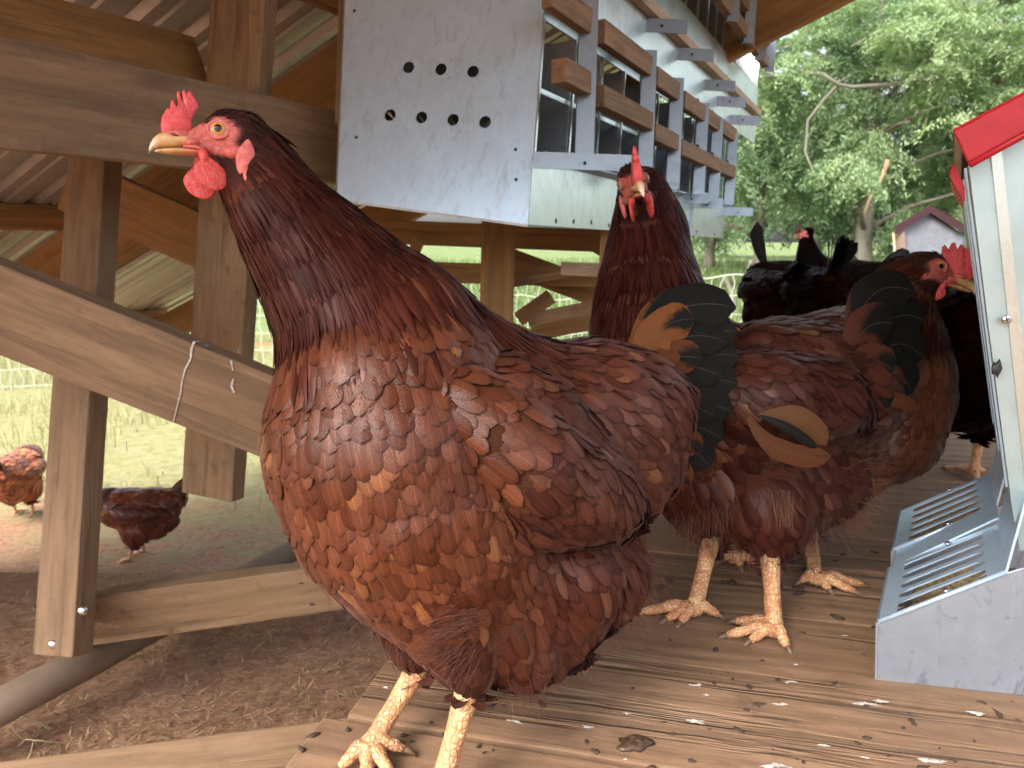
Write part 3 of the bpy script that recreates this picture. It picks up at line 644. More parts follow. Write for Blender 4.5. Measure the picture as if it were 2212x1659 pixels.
def tree(x, y, h, R, base, nclump, nleaf, lm, label, group=None, tr=.22, ls=.075, limbs=(), flat=1.0, cat='tree', trunk=True, lean=0, gap=.0):
    z0 = gz(x, y); t = empty('broadleaf_tree', (x, y, z0), label, cat, group)
    mb = MB()
    if trunk:
        pts = [Vector((x+lean*k/8*h*.1+.12*noise.noise(Vector((k, x, 0))), y+.12*noise.noise(Vector((k, y, 5))), z0-.1+h*.85*k/8)) for k in range(9)]
        mb.tube(pts, [tr*(1.25 if k == 0 else 1-.09*k) for k in range(9)], 10)
        for k in range(14):
            q = pts[2+k % 6]; a = random.uniform(0, 6.28); e = Vector((math.cos(a), math.sin(a), random.uniform(.1, .6)))*R*random.uniform(.5, .9)
            mb.tube([q, q+e*.35+Vector((0, 0, .2)), q+e*.7+Vector((0, 0, .15)), q+e], [tr*.3, tr*.22, tr*.14, tr*.05], 6)
        mb.build('trunk', BARK, t, True)
    for lp, rad, m_ in limbs:
        mb = MB(); mb.tube(lp, rad, 8); mb.build('limb', m_, t, True)
    # clumps on and inside an uneven ellipsoid
    nclump = int(nclump*1.35); cs = []
    while len(cs) < nclump:
        d = Vector((random.gauss(0, 1), random.gauss(0, 1), random.gauss(0, 1))).normalized(); rr = random.random()**.45
        rr *= 1+.35*noise.noise(d*1.7+Vector((x, y, 0))); p = Vector((x+d.x*R*rr, y+d.y*R*rr*flat, z0+base+(h-base)*(.5+.5*d.z*rr)))
        if noise.noise(p*.55) < -.22-gap: continue
        cs.append(p)
    Cn = np.array([c[:] for c in cs]); m = len(Cn); per = int(nleaf*1.7)//m
    az = rng.uniform(0, 2*math.pi, m); out = Cn-np.array([x, y, z0+(h+base)/2]); out = unit(out+.001)
    P, A, B = [], [], []
    for i in range(m):
        ns = 7; L = rng.uniform(.45, .95)
        for s in range(ns):
            a = rng.uniform(0, 2*math.pi); d = unit(out[i]*.7+np.array([math.cos(a), math.sin(a), rng.uniform(-.2, .3)])); kk = per//ns
            t_ = rng.random(kk)[:, None]; pos = Cn[i]+d*t_*L+np.array([0, 0, -.55])*(t_**2)*L+rng.normal(0, .05, (kk, 3))
            sd = rng.choice([-1, 1], kk)[:, None]; side = unit(np.cross(d, [0, 0, 1.]))
            ax = unit(side*sd*.8+d*.5+np.array([0, 0, -.55])+rng.normal(0, .35, (kk, 3)))*ls*rng.uniform(.6, 1.2, kk)[:, None]
            bb = unit(np.cross(ax, rng.normal(0, .5, (kk, 3))+np.array([0, 0, 1.])))*ls*.26
            P.append(pos); A.append(ax); B.append(bb)
    P = np.concatenate(P); A = np.concatenate(A); B = np.concatenate(B); r = rng.random((len(P), 2))
    cl = np.repeat(rng.random(m), 7*(per//7))[:len(P)]; r[:, 0] = np.clip(r[:, 0]*.5+cl*.6-.05, 0, 1)
    quads_obj('crown', P, A, B, r, lm, t); return t
G8 = 'trees along the far side of the pasture'
def lim(pts, d, r0, r1, m_):
    P = [at(u, v, d+random.uniform(-.2, .2)) for u, v in pts]; n = len(P); r0 *= .75; r1 *= .75
    return (P, [r0+(r1-r0)*i/(n-1) for i in range(n)], m_)
limbsA = [lim([(1560, 120), (1640, 168), (1725, 155), (1775, 160), (1812, 183), (1840, 188), (1930, 182), (1975, 170), (2005, 172), (2038, 115), (2052, 80)], 14, .055, .045, LIMB),
          lim([(2052, 80), (2080, 30), (2110, 10), (2190, -30)], 14, .045, .02, LIMB), lim([(1812, 183), (1780, 215), (1745, 260), (1740, 330), (1770, 400)], 14, .05, .02, LIMB),
          lim([(1840, 100), (1870, 85), (1940, 80), (2000, 60)], 14.2, .03, .015, LIMB), lim([(1500, 60), (1690, 40), (1740, 52), (1745, 80)], 14.5, .02, .01, LIMB)]
brk = [lim([(1918, 345), (1905, 385), (1880, 425), (1868, 462)], 14, .055, .035, BROKEN)]
ta = at(1885, 300, 15.5); tree(ta.x, ta.y, 7.6, 3.0, 1.3, 150, 52000, LEAFS[0], 'large tree with drooping pale green foliage and long grey arching limbs', G8, .2, limbs=limbsA+brk, ls=.06)
for (u, d, h, R, base, nc, nl, lm, lab, tr) in (
    (1640, 17, 6.2, 2.3, 1.5, 95, 26000, 1, 'tree with mid green crown just right of the metal nest boxes', .12),
    (2120, 16, 7.4, 2.8, 1.6, 120, 36000, 0, 'light green tree rising above the red roof of the near feeder', .16),
    (1980, 21, 9.5, 3.4, .8, 130, 30000, 2, 'dark green tree behind the broken hanging branch', .22),
    (1760, 22, 8.5, 3.2, .9, 120, 30000, 2, 'dark green tree behind the black hens', .2),
    (2260, 19, 8.5, 3.2, .8, 110, 26000, 1, 'mid green tree at the right edge behind the near feeder', .18),
    (1540, 24, 7, 3.2, 1.2, 90, 18000, 1, 'green tree mostly hidden behind the metal nest boxes', .18),
    (1840, 32, 6.5, 4.5, .2, 150, 26000, 1, 'distant bright green thicket between the trunks', .15),
    (2150, 30, 7, 4.8, .2, 150, 26000, 2, 'distant dark green thicket behind the small feeder', .15),
    (1480, 34, 5, 4.5, .1, 110, 16000, 0, 'distant pale green thicket low on the left of the trees', .12)):
    p = at(u, 500, d); tree(p.x, p.y, h, R, base, nc, nl, LEAFS[lm], lab, G8, tr, ls=.07 if d < 20 else .1, gap=.06 if d == 21 or d == 22 else 0)
for (u, d, w_, h_, lab, m_, ln) in ((1618, 12, .09, 1.0, 'grey wooden fence post standing crooked in the tall grass', BARK, 20), (1607, 12.1, .07, .75, 'thin grey post leaning against the crooked fence post', BARK, -95),
    (1772, 13, .08, .85, 'pale tan post behind the head of the black hen', BROKEN, 6), (1738, 14, .04, .6, 'thin pale stake left of the black hen', BROKEN, 0)):
    b = at(u, 520, d); z = gz(b.x, b.y); mb = MB(); mb.tube([Vector((b.x, b.y, z-.1)), Vector((b.x+ln*.0012, b.y, z+h_*.5)), Vector((b.x+ln*.003, b.y, z+h_))], [w_*.55, w_*.5, w_*.45], 7)
    tag(mb.build('fence_post', m_), lab, 'fence post', 'old posts at the pasture edge')
for (u, d, R) in ((1960, 10.5, .5), (1890, 11.5, .45), (2030, 11, .5), (1790, 12, .4)):
    p = at(u, 560, d); tree(p.x, p.y, .65, R, .02, 26, 3600, LEAFS[1], {1960: 'low grey green bush left of the small feeder', 1890: 'low leafy weed clump below the tree trunk', 2030: 'low bush partly behind the small feeder', 1790: 'low green weed clump behind the black hens'}[u], 'weedy bushes in the pasture', ls=.035, trunk=False, cat='bush')
# ------------------------------------------------------------------ poultry netting
def netting():
    mb = MB(); a, b = at(-900, 610, 6.6), at(2600, 600, 6.4); n = 150; zt = at(1560, 592, 6.5).z
    def P(t, h):
        p = a.lerp(b, t); zb = gz(p.x, p.y); top = zt-.04*math.sin(t*70)**2-.02*noise.noise(Vector((t*40, 0, 0))); return Vector((p.x, p.y+.03*math.sin(t*90), zb+(top-zb)*h))
    for h in (.03, .18, .34, .5, .66, .82, 1.0):
        mb.tube([P(i/n, h) for i in range(n+1)], .0034 if h < 1 else .006, 4)
    for i in range(n):
        t = (i+.5)/n; mb.tube([P(t+.0012*math.sin(k*2.4+i*1.7)+.0006*random.uniform(-1, 1), k/12) for k in range(13)], .003, 4)
    o = mb.build('poultry_netting', NETM); tag(o, 'white mesh poultry netting stretched across the grass', 'netting')
netting()
# ================================================================== the coop: deck, frame, roof
coop = empty('chicken_coop', (0, 1.5, 0), 'open sided timber chicken coop with plank deck and corrugated metal roof', 'chicken coop')
P0 = at(290, 690, 3.7)
RN = DV.cross(SV).normalized(); RN = RN if RN.z > 0 else -RN
def roofhit(u, v, off=0):
    r = ray(u, v); t = (P0+RN*off-CAM).dot(RN)/r.dot(RN); return CAM+r*t
def roof():
    mb = MB(); a0, a1, b0, b1 = -2.9, .12, -.14, 4.1; V, g = [], []; prof = [(0, 0), (.022, 0), (.034, .016), (.052, .016), (.064, 0), (.085, 0), (.09, .005), (.1, .005), (.105, 0)]
    xs = []; k = 0
    while a0+k*.128 < a1: xs += [(a0+k*.128+p, q) for p, q in prof]; k += 1
    bs = list(np.linspace(b0, b1, 8))
    for (a, q) in xs:
        for b in bs: V.append(P0+DV*a+SV*b+RN*(q+.001)); g.append((a, b, 0))
    m = len(bs); Fc = [(i*m+j, i*m+j+1, (i+1)*m+j+1, (i+1)*m+j) for i in range(len(xs)-1) for j in range(m-1)]
    mb.add(V, Fc, g); o = mb.build('roof_sheet', ROOFM, coop); s = o.modifiers.new('s', 'SOLIDIFY'); s.thickness = .0012
roof()
def pl(u0, v0, u1, v1, w_, off, m_, name, ext=0, t=.038):
    a, b = roofhit(u0, v0, off), roofhit(u1, v1, off); d = (b-a).normalized(); a -= d*ext; b += d*ext
    mb = MB(); mb.box(a, b, t, w_, nrm=RN); return mb.build(name, m_, coop, bevel=.002)
def rafter(a, b0, b1, w_=.14, t=.04):
    p = P0+DV*a+SV*b0-RN*(w_/2+.042); q = P0+DV*a+SV*b1-RN*(w_/2+.042); mb = MB(); mb.box(p, q, t, w_, nrm=RN); return mb.build('rafter', W_ROOF, coop, bevel=.002)
rafter(.03, -.13, 4.05, .13)
def bprox(u, v):
    q = roofhit(u, v); return (q-P0).dot(DV), q
a1_, _ = bprox(163, 450); rafter(a1_, -.13, 4.05, .17)
rafter(a1_-1.45, -.13, 4.05, .17)
for b in (.1, 1.2, 2.3, 3.4, 4.2):
    mb = MB(); mb.box(P0+DV*-2.85+SV*b-RN*.021, P0+DV*.08+SV*b-RN*.021, .09, .04, nrm=RN); mb.build('purlin', W_ROOF, coop, bevel=.002)
pl(-200, 5, 428, 152, .12, -.10, W_ROOF, 'purlin', .0)
def board(u0, v0, d0, u1, v1, d1, w_, t=.038, m_=W_FRAME, name='brace', nrm=None, bev=.0025, rough=.0, seg=1):
    mb = MB(); mb.box(at(u0, v0, d0), at(u1, v1, d1), w_, t, nrm=nrm, rough=rough, seg=seg); return mb.build(name, m_, coop, bevel=bev)
FN = Vector((-.35, -.94, 0))       # the frame's side faces this way, roughly at the camera
FN2 = Vector((.34, -.94, 0))
board(-260, 160, .813, 860, 343, 1.61, .133, m_=W_FRAME, name='top_rail', nrm=FN, rough=.0012, seg=60)
board(-200, 580, 1.02, 700, 940, 1.12, .125, m_=W_FRAME, name='diagonal_brace', nrm=Vector((-.1, -1, 0)), rough=.0012, seg=60)
post = board(214, 235, 1.32, 136, 1412, 1.20, .083, .04, W_FRAME, 'post', Vector((-.3, -1, 0)), rough=.0008, seg=60)
board(531, -60, 1.36, 460, 1070, 1.46, .116, .04, W_FRAME2, 'post', Vector((-.3, -1, 0)), rough=.0012, seg=60)
board(150, 1338, 1.285, 900, 1238, 1.45, .091, .04, W_FRAME2, 'lower_rail', Vector((-.1, -1, 0)), rough=.0008, seg=60)
board(150, 395, 1.75, 500, 548, 1.82, .13, .04, W_ROOF, 'diagonal_brace', Vector((-.1, -1, 0)))
for (u, v) in ((178, 1491/1.1302), (115, 1573/1.1302)):
    c = at(u, v, 1.185); mb = MB(); mb.ell(c, [Vector((1, 0, 0))*.0085, UP*.0085, FW*.006], 14, 8); mb.build('bolt', BOLT, post, True)
mb = MB(); mb.ell(at(225, 405/1.1302, 1.29), [Vector((1, 0, 0))*.006, UP*.006, FW*.004], 12, 8); mb.build('bolt', BOLT, post, True)
mb = MB(); mb.tube([at(-160, 1610, 1.12), at(190, 1428, 1.3), at(420, 1305, 1.62), at(640, 1185, 2.05), at(900, 1050, 2.9)], .030, 20); mb.build('skid', PIPE, coop, True)
# under the nest boxes
for (u0, v0, d0, u1, v1, d1, w_, m_, nm) in (
    (1078, 440, 1.72, 1070, 790, 1.72, .078, W_ROOF, 'post'), (1322, 500, 1.62, 1312, 740, 1.6, .05, W_ROOF, 'post'), (620, 210, 1.9, 900, 262, 2.1, .08, W_ROOF, 'beam'),
    (760, 498, 1.95, 1330, 520, 1.95, .062, W_ROOF, 'beam'), (840, 585, 1.9, 1330, 600, 1.9, .052, W_ROOF, 'beam'), (880, 620, 2.0, 1160, 742, 2.0, .055, W_ROOF, 'brace'),
    (1110, 612, 1.85, 1330, 572, 1.7, .02, W_FRAME2, 'batten'), (1150, 690, 1.85, 1330, 655, 1.7, .034, W_FRAME2, 'batten'), (1090, 560, 2.0, 1330, 650, 2.0, .07, W_ROOF, 'brace'),
    (905, 520, 1.86, 870, 600, 1.86, .03, W_ROOF, 'brace'), (1120, 690, 1.95, 1190, 640, 1.95, .04, W_ROOF, 'brace'), (1150, 722, 2.0, 1290, 694, 2.0, .04, W_ROOF, 'brace'), (1230, 500, 2.05, 1330, 560, 2.05, .03, W_ROOF, 'brace')):
    board(u0, v0, d0, u1, v1, d1, w_, .04, m_, nm)
board(1215, 580, 1.66, 1330, 585, 1.6, .03, .02, W_PALE, 'batten')
# deck
def deck():
    n = Vector((.235, .972, 0)).normalized(); bd = Vector((.972, -.235, 0)).normalized()
    A, B = G(560, 1690), G(880, 1412); e = (B-A).normalized(); mb = MB()
    k = 0; y = -.30
    while y < 3.5:
        w_ = .138 if k % 3 else .132; c = n*(y+w_/2)
        # start where the board line meets the slanting left edge
        # solve c + bd*s on line A + e*t
        det = bd.x*(-e.y)+bd.y*e.x; rx, ry = A.x-c.x, A.y-c.y; s = (rx*(-e.y)+ry*e.x)/det
        s += random.uniform(-.016, .006); L = 2.6
        p0 = c+bd*s; p1 = c+bd*(s+L); dz = random.uniform(-.0015, .0015)
        mb.box(p0+Vector((0, 0, -.0165+dz)), p1+Vector((0, 0, -.0165+dz)), w_-random.uniform(.003, .006), .033, nrm=(0, 0, 1), rough=.0022, seg=70); y += w_; k += 1
    mb.build('deck_boards', W_DECK, coop, bevel=.0025)
    for off in (.03, .75, 1.45):
        q = Vector((e.y, -e.x, 0)).normalized()*off; mb = MB(); mb.box(A-e*.4+q+Vector((0, 0, -.105)), B+e*2.6+q+Vector((0, 0, -.105)), .04, .14, nrm=(0, 0, 1)); mb.build('joist', W_FRAME, coop, bevel=.003)
    mb = MB(); mb.box(at(-60, 1755, .83), at(1000, 1610, .93), .09, .045, nrm=(0, -.35, 1)); mb.build('deck_beam', W_FRAME, coop, bevel=.003)
deck()
# small splats and crumbs on the deck
SPL = simple('dried_dropping', (.66, .64, .58), .7, nscale=300, ncol=(.3, .25, .2)); MUD = simple('dark_crumb', (.05, .03, .02), .8)
def splat(u, v, s, m_, h=.0012):
    c = G(u, v, .0012); mb = MB(); nn = 16; ring = [c+Vector((math.cos(a)*s*(1+.5*noise.noise(Vector((math.cos(a)*2, math.sin(a)*2, u)))), math.sin(a)*s*.7*(1+.5*noise.noise(Vector((math.cos(a)*2, math.sin(a)*2, v)))), 0)) for a in [2*math.pi*i/nn for i in range(nn)]]
    V = ring+[c+Vector((0, 0, h))]; mb.add(V, [(i, (i+1) % nn, nn) for i in range(nn)]); return mb
def blotch(u, v, sx_, sy_, h=.0008):
    c = G(u, v, .0008); bd = Vector((.972, -.235, 0)).normalized(); nn_ = Vector((.235, .972, 0)); mb = MB(); nn = 22
    rr = [.35+.65*abs(noise.noise(Vector((math.cos(a)*1.3+u, math.sin(a)*1.3+v, 0))))*2.2+.3*noise.noise(Vector((math.cos(a)*5, math.sin(a)*5, u))) for a in [2*math.pi*i/nn for i in range(nn)]]
    ring = [c+bd*(math.cos(2*math.pi*i/nn)*sx_*rr[i])+nn_*(math.sin(2*math.pi*i/nn)*sy_*rr[i]) for i in range(nn)]
    mb.add(ring+[c+Vector((0, 0, h))], [(i, (i+1) % nn, nn) for i in range(nn)]); return mb
mb = MB()
for i in range(26):
    u, v = random.uniform(800, 2150), random.uniform(1180, 1650); r_ = random.uniform(.001, .0035)*(1.5 if v < 1350 else 1); s = blotch(u, v, r_*random.uniform(1, 3), r_*.7); mb.add(s.v, s.f)
for u, v, s_ in ((1702, 1476, .008), (1890, 1518, .009), (1505, 1477, .006), (1690, 1520, .006), (2010, 1640, .010), (1860, 1520, .008), (1670, 1655, .008), (1745, 1215, .010), (2110, 1540, .008), (2060, 1330, .006)):
    for q in range(3): s = blotch(u+random.uniform(-14, 14), v+random.uniform(-4, 4), s_*random.uniform(.4, 1.1), s_*.3); mb.add(s.v, s.f)
tag(mb.build('dropping_splats', SPL, None, True), 'white dried droppings scattered over the brown deck boards', 'droppings', kind='stuff')
mb = MB()
for i in range(170):
    u, v = random.uniform(650, 2200), random.uniform(1160, 1680); c = G(u, v, .0006); r_ = random.uniform(.0005, .0028)*(1.5 if v < 1350 else 1); a = random.random()*6
    mb.ell(c, [Vector((math.cos(a), math.sin(a), 0))*r_*random.uniform(1, 2.6), Vector((-math.sin(a), math.cos(a), 0))*r_, Vector((0, 0, r_*.6))], 7, 5, warp=lambda x, y, z: (x*(1+.4*math.sin(5*y+a)), y*(1+.4*math.sin(4*x+2*a)), z))
tag(mb.build('dirt_crumbs', MUD, None, True), 'dark crumbs of dirt and droppings on the deck', 'dirt', kind='stuff')
mb = MB(); c = G(1372, 1606, .002); mb.ell(c, [Vector((.014, .002, 0)), Vector((0, .009, 0)), Vector((0, 0, .0045))], 18, 8, warp=lambda x, y, z: (x*(1+.25*math.sin(5*y+3*x)), y*(1+.2*math.sin(7*x)), z*(1+.4*math.sin(9*x+4*y))))
tag(mb.build('manure_clump', simple('wet_clump', (.09, .05, .03), .35, nscale=300, ncol=(.03, .018, .01)), None, True), 'dark lumpy clump of droppings on the deck at the bottom', 'droppings')

# droppings that ran down the diagonal brace and the lower rail
def ribbon(c0, N, pts, w0, w1):
    V = []
    for i, (u, v) in enumerate(pts):
        r = ray(u, v); t = (c0+N*.0205-CAM).dot(N)/r.dot(N); p = CAM+r*t; t_ = i/(len(pts)-1); w_ = w0*(1-t_)+w1*t_+.0006*noise.noise(Vector((i*1.7, u, 0))); V += [p-Vector((w_, 0, 0)), p+Vector((w_, 0, 0)), p+N*.0008]
    fs = []
    for i in range(len(pts)-1): a = 3*i; fs += [(a, a+2, a+5, a+3), (a+2, a+1, a+4, a+5)]
    mb = MB(); mb.add(V, fs); mb.build('dropping_streak', SPL, coop, True)
ND = Vector((-.1, -1, 0)); X_ = (at(700, 940, 1.12)-at(-200, 580, 1.02)).normalized(); ND = (ND-X_*ND.dot(X_)).normalized(); CD = at(250, 760, 1.07)
t_ = (at(-200, 580, 1.02)-CAM).dot(ND)
CD = at(-200, 580, 1.02)
ribbon(CD, ND, [(440, 736), (420, 738), (414, 752), (412, 775), (400, 798), (394, 820), (390, 850), (381, 885), (374, 915)], .0022, .0007)
ribbon(CD, ND, [(499, 778), (503, 800)], .0016, .0012); ribbon(CD, ND, [(504, 818), (500, 835), (506, 848)], .0014, .002); ribbon(CD, ND, [(272, 955), (274, 975)], .0012, .0008)
r = ray(446, 748); t_ = (CD+ND*.0203-CAM).dot(ND)/r.dot(ND); mb = MB(); mb.ell(CAM+r*t_, [Vector((.005, 0, 0)), Vector((0, 0, .004)), ND*.0006], 12, 6); mb.build('screw_hole', BLACK, coop)
# ================================================================== nest boxes
NVP = (1940, 540)
def nd(x, x0, d0): return d0*(NVP[0]-x0)/(NVP[0]-x)          # depth along a line receding to the vanishing point
def holes_panel(parent):
    """end panel with real round holes: built in its own plane then mapped"""
    a, b, c, d = at(728, 430, 1.27), at(1140, 485, 1.20), at(1180, -60, 1.20), at(748, -60, 1.27)
    hs = [(883,146),(953,150),(1022,155),(843,249),(911,254),(979,259),(1048,264)]; sm = [(766, 24), (770, 297), (1114, 323), (1115, 388)]
    n_ = (b-a).cross(d-a).normalized(); n_ = n_ if n_.dot(CAM-a) > 0 else -n_
    X = (b-a).normalized(); Y = n_.cross(X); 
    if Y.z < 0: Y = -Y
    def hit(u, v): r = ray(u, v); t = (a-CAM).dot(n_)/r.dot(n_); q = CAM+r*t-a; return (q.dot(X), q.dot(Y))
    bm = bmesh.new(); outer = [hit(728, 430), hit(1140, 485), hit(1180, -60), hit(748, -60)]
    def P(p): return a+X*p[0]+Y*p[1]
    es = []
    def loop(pts):
        vs_ = [bm.verts.new(P(p)) for p in pts]; 
        for i in range(len(vs_)): es.append(bm.edges.new((vs_[i], vs_[(i+1) % len(vs_)])))
        return vs_
    def sub(pts, k=14): return [(pts[i][0]+(pts[(i+1)%4][0]-pts[i][0])*j/k, pts[i][1]+(pts[(i+1)%4][1]-pts[i][1])*j/k) for i in range(4) for j in range(k)]
    loop(sub(outer)); rims = []
    for (u, v) in hs:
        c0 = hit(u, v); r_ = .0104; loop([(c0[0]+r_*math.cos(2*math.pi*i/24), c0[1]+r_*math.sin(2*math.pi*i/24)) for i in range(24)]); rims.append((c0, r_))
    bmesh.ops.triangle_fill(bm, edges=es, use_beauty=True)
    # remove faces inside holes
    kill = [f for f in bm.faces if any((Vector(f.calc_center_median()-P(c0))).length < r_*.95 for c0, r_ in rims)]
    bmesh.ops.delete(bm, geom=kill, context='FACES'); me = bpy.data.meshes.new('end_panel'); bm.to_mesh(me); bm.free()
    at_ = me.attributes.new('g', 'FLOAT_VECTOR', 'POINT'); at_.data.foreach_set('vector', np.array([(((v.co-a).dot(X)), (v.co-a).dot(Y), 0) for v in me.vertices], 'f').ravel())
    o = link('end_panel', me, GALV, parent); s = o.modifiers.new('s', 'SOLIDIFY'); s.thickness = .0014
    for c0, r_ in rims:
        mb = MB(); mb.tube([P((c0[0]+r_*math.cos(t), c0[1]+r_*math.sin(t)))+n_*.0004 for t in [2*math.pi*i/24 for i in range(25)]], .0007, 5, caps=False); mb.build('hole_rim', GALV, o, True)
    for (u, v) in sm:
        c0 = hit(u, v); mb = MB(); mb.ell(P(c0)+n_*.001, [X*.0028, Y*.0028, n_*.0014], 10, 6); mb.build('screw', BLACK, o)
    return a, X, Y, n_
nest = empty('nest_box', at(1140, 485, 1.3), 'galvanised metal nest box with round vent holes in its end panel', 'nest box', 'metal nest boxes')
na, nX, nY, nN = holes_panel(nest)
LX = Vector(DV)                        # the box runs away from the camera in this direction
def npt(x, v, d0=1.20, x0=1140): return at(x, v, nd(x, x0, d0))
def facepane(pts, name, m_, parent, t=.004):
    mb = MB(); mb.slab(*pts, t); return mb.build(name, m_, parent)
# near edge of the long side runs from (1140,485) to (1180,-60)
def edgeu(v): return 1140+40*(485-v)/545
def vp(u, v, x):                      # point on the line (u,v)->VP at column x
    return v+(NVP[1]-v)*(x-u)/(NVP[0]-u)
def sp(v, x, out=0.0):                 # point on the side face: near-edge height v, column x
    u = edgeu(v); x = u+(x-1140)*(NVP[0]-u)/(NVP[0]-1140); p = at(x, vp(u, v, x), nd(x, u, 1.20)); return p+LV*out
XE = 1562
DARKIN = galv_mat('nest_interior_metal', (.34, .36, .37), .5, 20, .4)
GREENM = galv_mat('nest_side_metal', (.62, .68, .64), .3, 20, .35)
facepane([sp(485, 1141), sp(485, XE), sp(345, XE), sp(345, 1141)], 'front_panel', GREENM, nest)
mb = MB()
for i in range(10):
    x = 1200+i*38; p = sp(472-2*(i % 3), x); mb.ell(p+LV*.001, [DV*.0018, Vector((0, 0, 1))*.005, LV*.001], 8, 5)
tag(mb.build('seam_rivets', BLACK, nest), kind='stuff')
facepane([sp(40, 1141), sp(40, XE), sp(8, XE), sp(8, 1141)], 'fascia', GREENM, nest)
facepane([sp(345, 1141), sp(345, XE), sp(338, XE, .02), sp(338, 1141, .02)], 'sill', GALV_DULL, nest)
# back, floor, lid
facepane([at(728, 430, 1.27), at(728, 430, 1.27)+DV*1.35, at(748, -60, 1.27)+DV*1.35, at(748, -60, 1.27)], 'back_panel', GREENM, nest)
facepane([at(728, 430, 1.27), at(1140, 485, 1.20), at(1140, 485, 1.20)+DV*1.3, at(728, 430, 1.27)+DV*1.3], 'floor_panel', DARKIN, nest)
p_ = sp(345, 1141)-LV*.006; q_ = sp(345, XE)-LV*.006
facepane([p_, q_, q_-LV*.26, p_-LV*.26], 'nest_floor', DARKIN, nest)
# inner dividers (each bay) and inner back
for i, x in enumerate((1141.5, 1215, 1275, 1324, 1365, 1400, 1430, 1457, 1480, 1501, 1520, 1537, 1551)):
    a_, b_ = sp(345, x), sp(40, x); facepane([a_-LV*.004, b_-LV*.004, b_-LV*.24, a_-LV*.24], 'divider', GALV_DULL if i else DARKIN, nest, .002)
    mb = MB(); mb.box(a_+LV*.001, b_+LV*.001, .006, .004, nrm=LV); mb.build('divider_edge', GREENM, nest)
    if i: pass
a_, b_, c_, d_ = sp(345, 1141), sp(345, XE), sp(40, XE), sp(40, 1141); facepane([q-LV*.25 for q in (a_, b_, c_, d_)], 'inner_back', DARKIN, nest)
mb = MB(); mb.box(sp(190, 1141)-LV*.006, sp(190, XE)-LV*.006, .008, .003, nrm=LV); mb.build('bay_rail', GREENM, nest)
mb = MB(); random.seed(3)
for i in range(60):
    x = random.uniform(1150, 1540); p = sp(343, x)-LV*random.uniform(.0, .05)+Vector((0, 0, random.uniform(0, .012))); d = Vector((random.uniform(-1, 1), random.uniform(-1, 1), random.uniform(-.2, .6)))*.02; mb.tube([p, p+d*.5+Vector((0, 0, .004)), p+d], .0009, 4)
mb.build('nest_straw', simple('nest_straw', (.42, .3, .16), .8), nest)
mb = MB()
for (u, v) in ((843, 249), (911, 258), (979, 262), (975, 256), (848, 255)):
    p = at(u, v, 1.26); d = (Vector((1, 0, 0))*random.uniform(-1, 1)+UP*random.uniform(.4, 1)).normalized()*.012; mb.tube([p-d, p+d], .0011, 4)
mb.build('nest_straw', simple('nest_straw_vent', (.45, .34, .18), .8), nest)
# thin wooden strip behind the left edge of the end panel
mb = MB(); mb.box(at(741, -60, 1.30), at(731, 270, 1.30), .012, .02); mb.build('edge_batten', W_FRAME, nest)
# perch hangers in front of the bays: vertical angles, arms and two wooden rails
PO = .085
def hp(v, x): return sp(v, x, PO)
def hcol(xs):                      # side column whose offset point lands at view column xs
    lo, hi = 1100, 1700
    for _ in range(30):
        m_ = (lo+hi)/2; q = hp(200, m_)-CAM; u = 1106+F*q.x/q.dot(FW)
        if u < xs: lo = m_
        else: hi = m_
    return lo
def depth_of(p): return (p-CAM).dot(FW)
def proj(p): q = p-CAM; z = q.dot(FW); return 1106+F*q.x/z, 829.5-F*q.dot(UP)/z
def onray(u, v, d): return at(u, v, d)
RD = 1.10                                      # depth of the rail plane at column 1190
def rd(x): return RD*(NVP[0]-1190)/(NVP[0]-x)
def rail(u0, v0, x1, w_, t, m_=W_PERCH, name='perch_rail', parent=nest):
    p0 = at(u0, v0, rd(u0)); v1 = vp(u0, v0, x1); p1 = at(x1, v1, rd(x1)); mb = MB(); mb.box(p0, p1, w_, t, nrm=LV); return mb.build(name, m_, parent, bevel=.0015)
for (xa, va, xb) in ((1182, -15, 1272), (1296, 68, 1402), (1412, 165, 1462), (1472, 215, 1585)): rail(xa, va, xb, .040, .019)
for (xa, va, xb) in ((1207, 152, 1262), (1290, 208, 1398), (1404, 285, 1455), (1462, 318, 1580)): rail(xa, va, xb, .036, .026)
BX = ((1272, -8, 335, 44), (1402, 108, 392, 30), (1462, 168, 408, 24), (1518, 222, 420, 20), (1550, 256, 436, 18), (1583, 290, 442, 15))
for (x, v0, v1, wpx) in BX:
    d = rd(x)-.012; mb = MB(); ww = .030; p, q = at(x+2, v0, d), at(x-9, v1, d)
    mb.box(p, q, ww, .002, nrm=-FW, off=0); mb.box(p-Vector((ww/2, 0, 0)), q-Vector((ww/2, 0, 0)), .002, .018, nrm=-FW, off=-.009)
    hg = mb.build('hanger', GALV_H, nest)
    for vv in (vp(1272, 15, x)+ (0 if x == 1272 else 8), vp(1272, 188, x)-2):
        mb = MB(); mb.ell(at(x-12, vv, d-.004), [Vector((1, 0, 0))*.0055, UP*.0045, FW*.006], 10, 6); mb.build('bolt', RUST, hg)
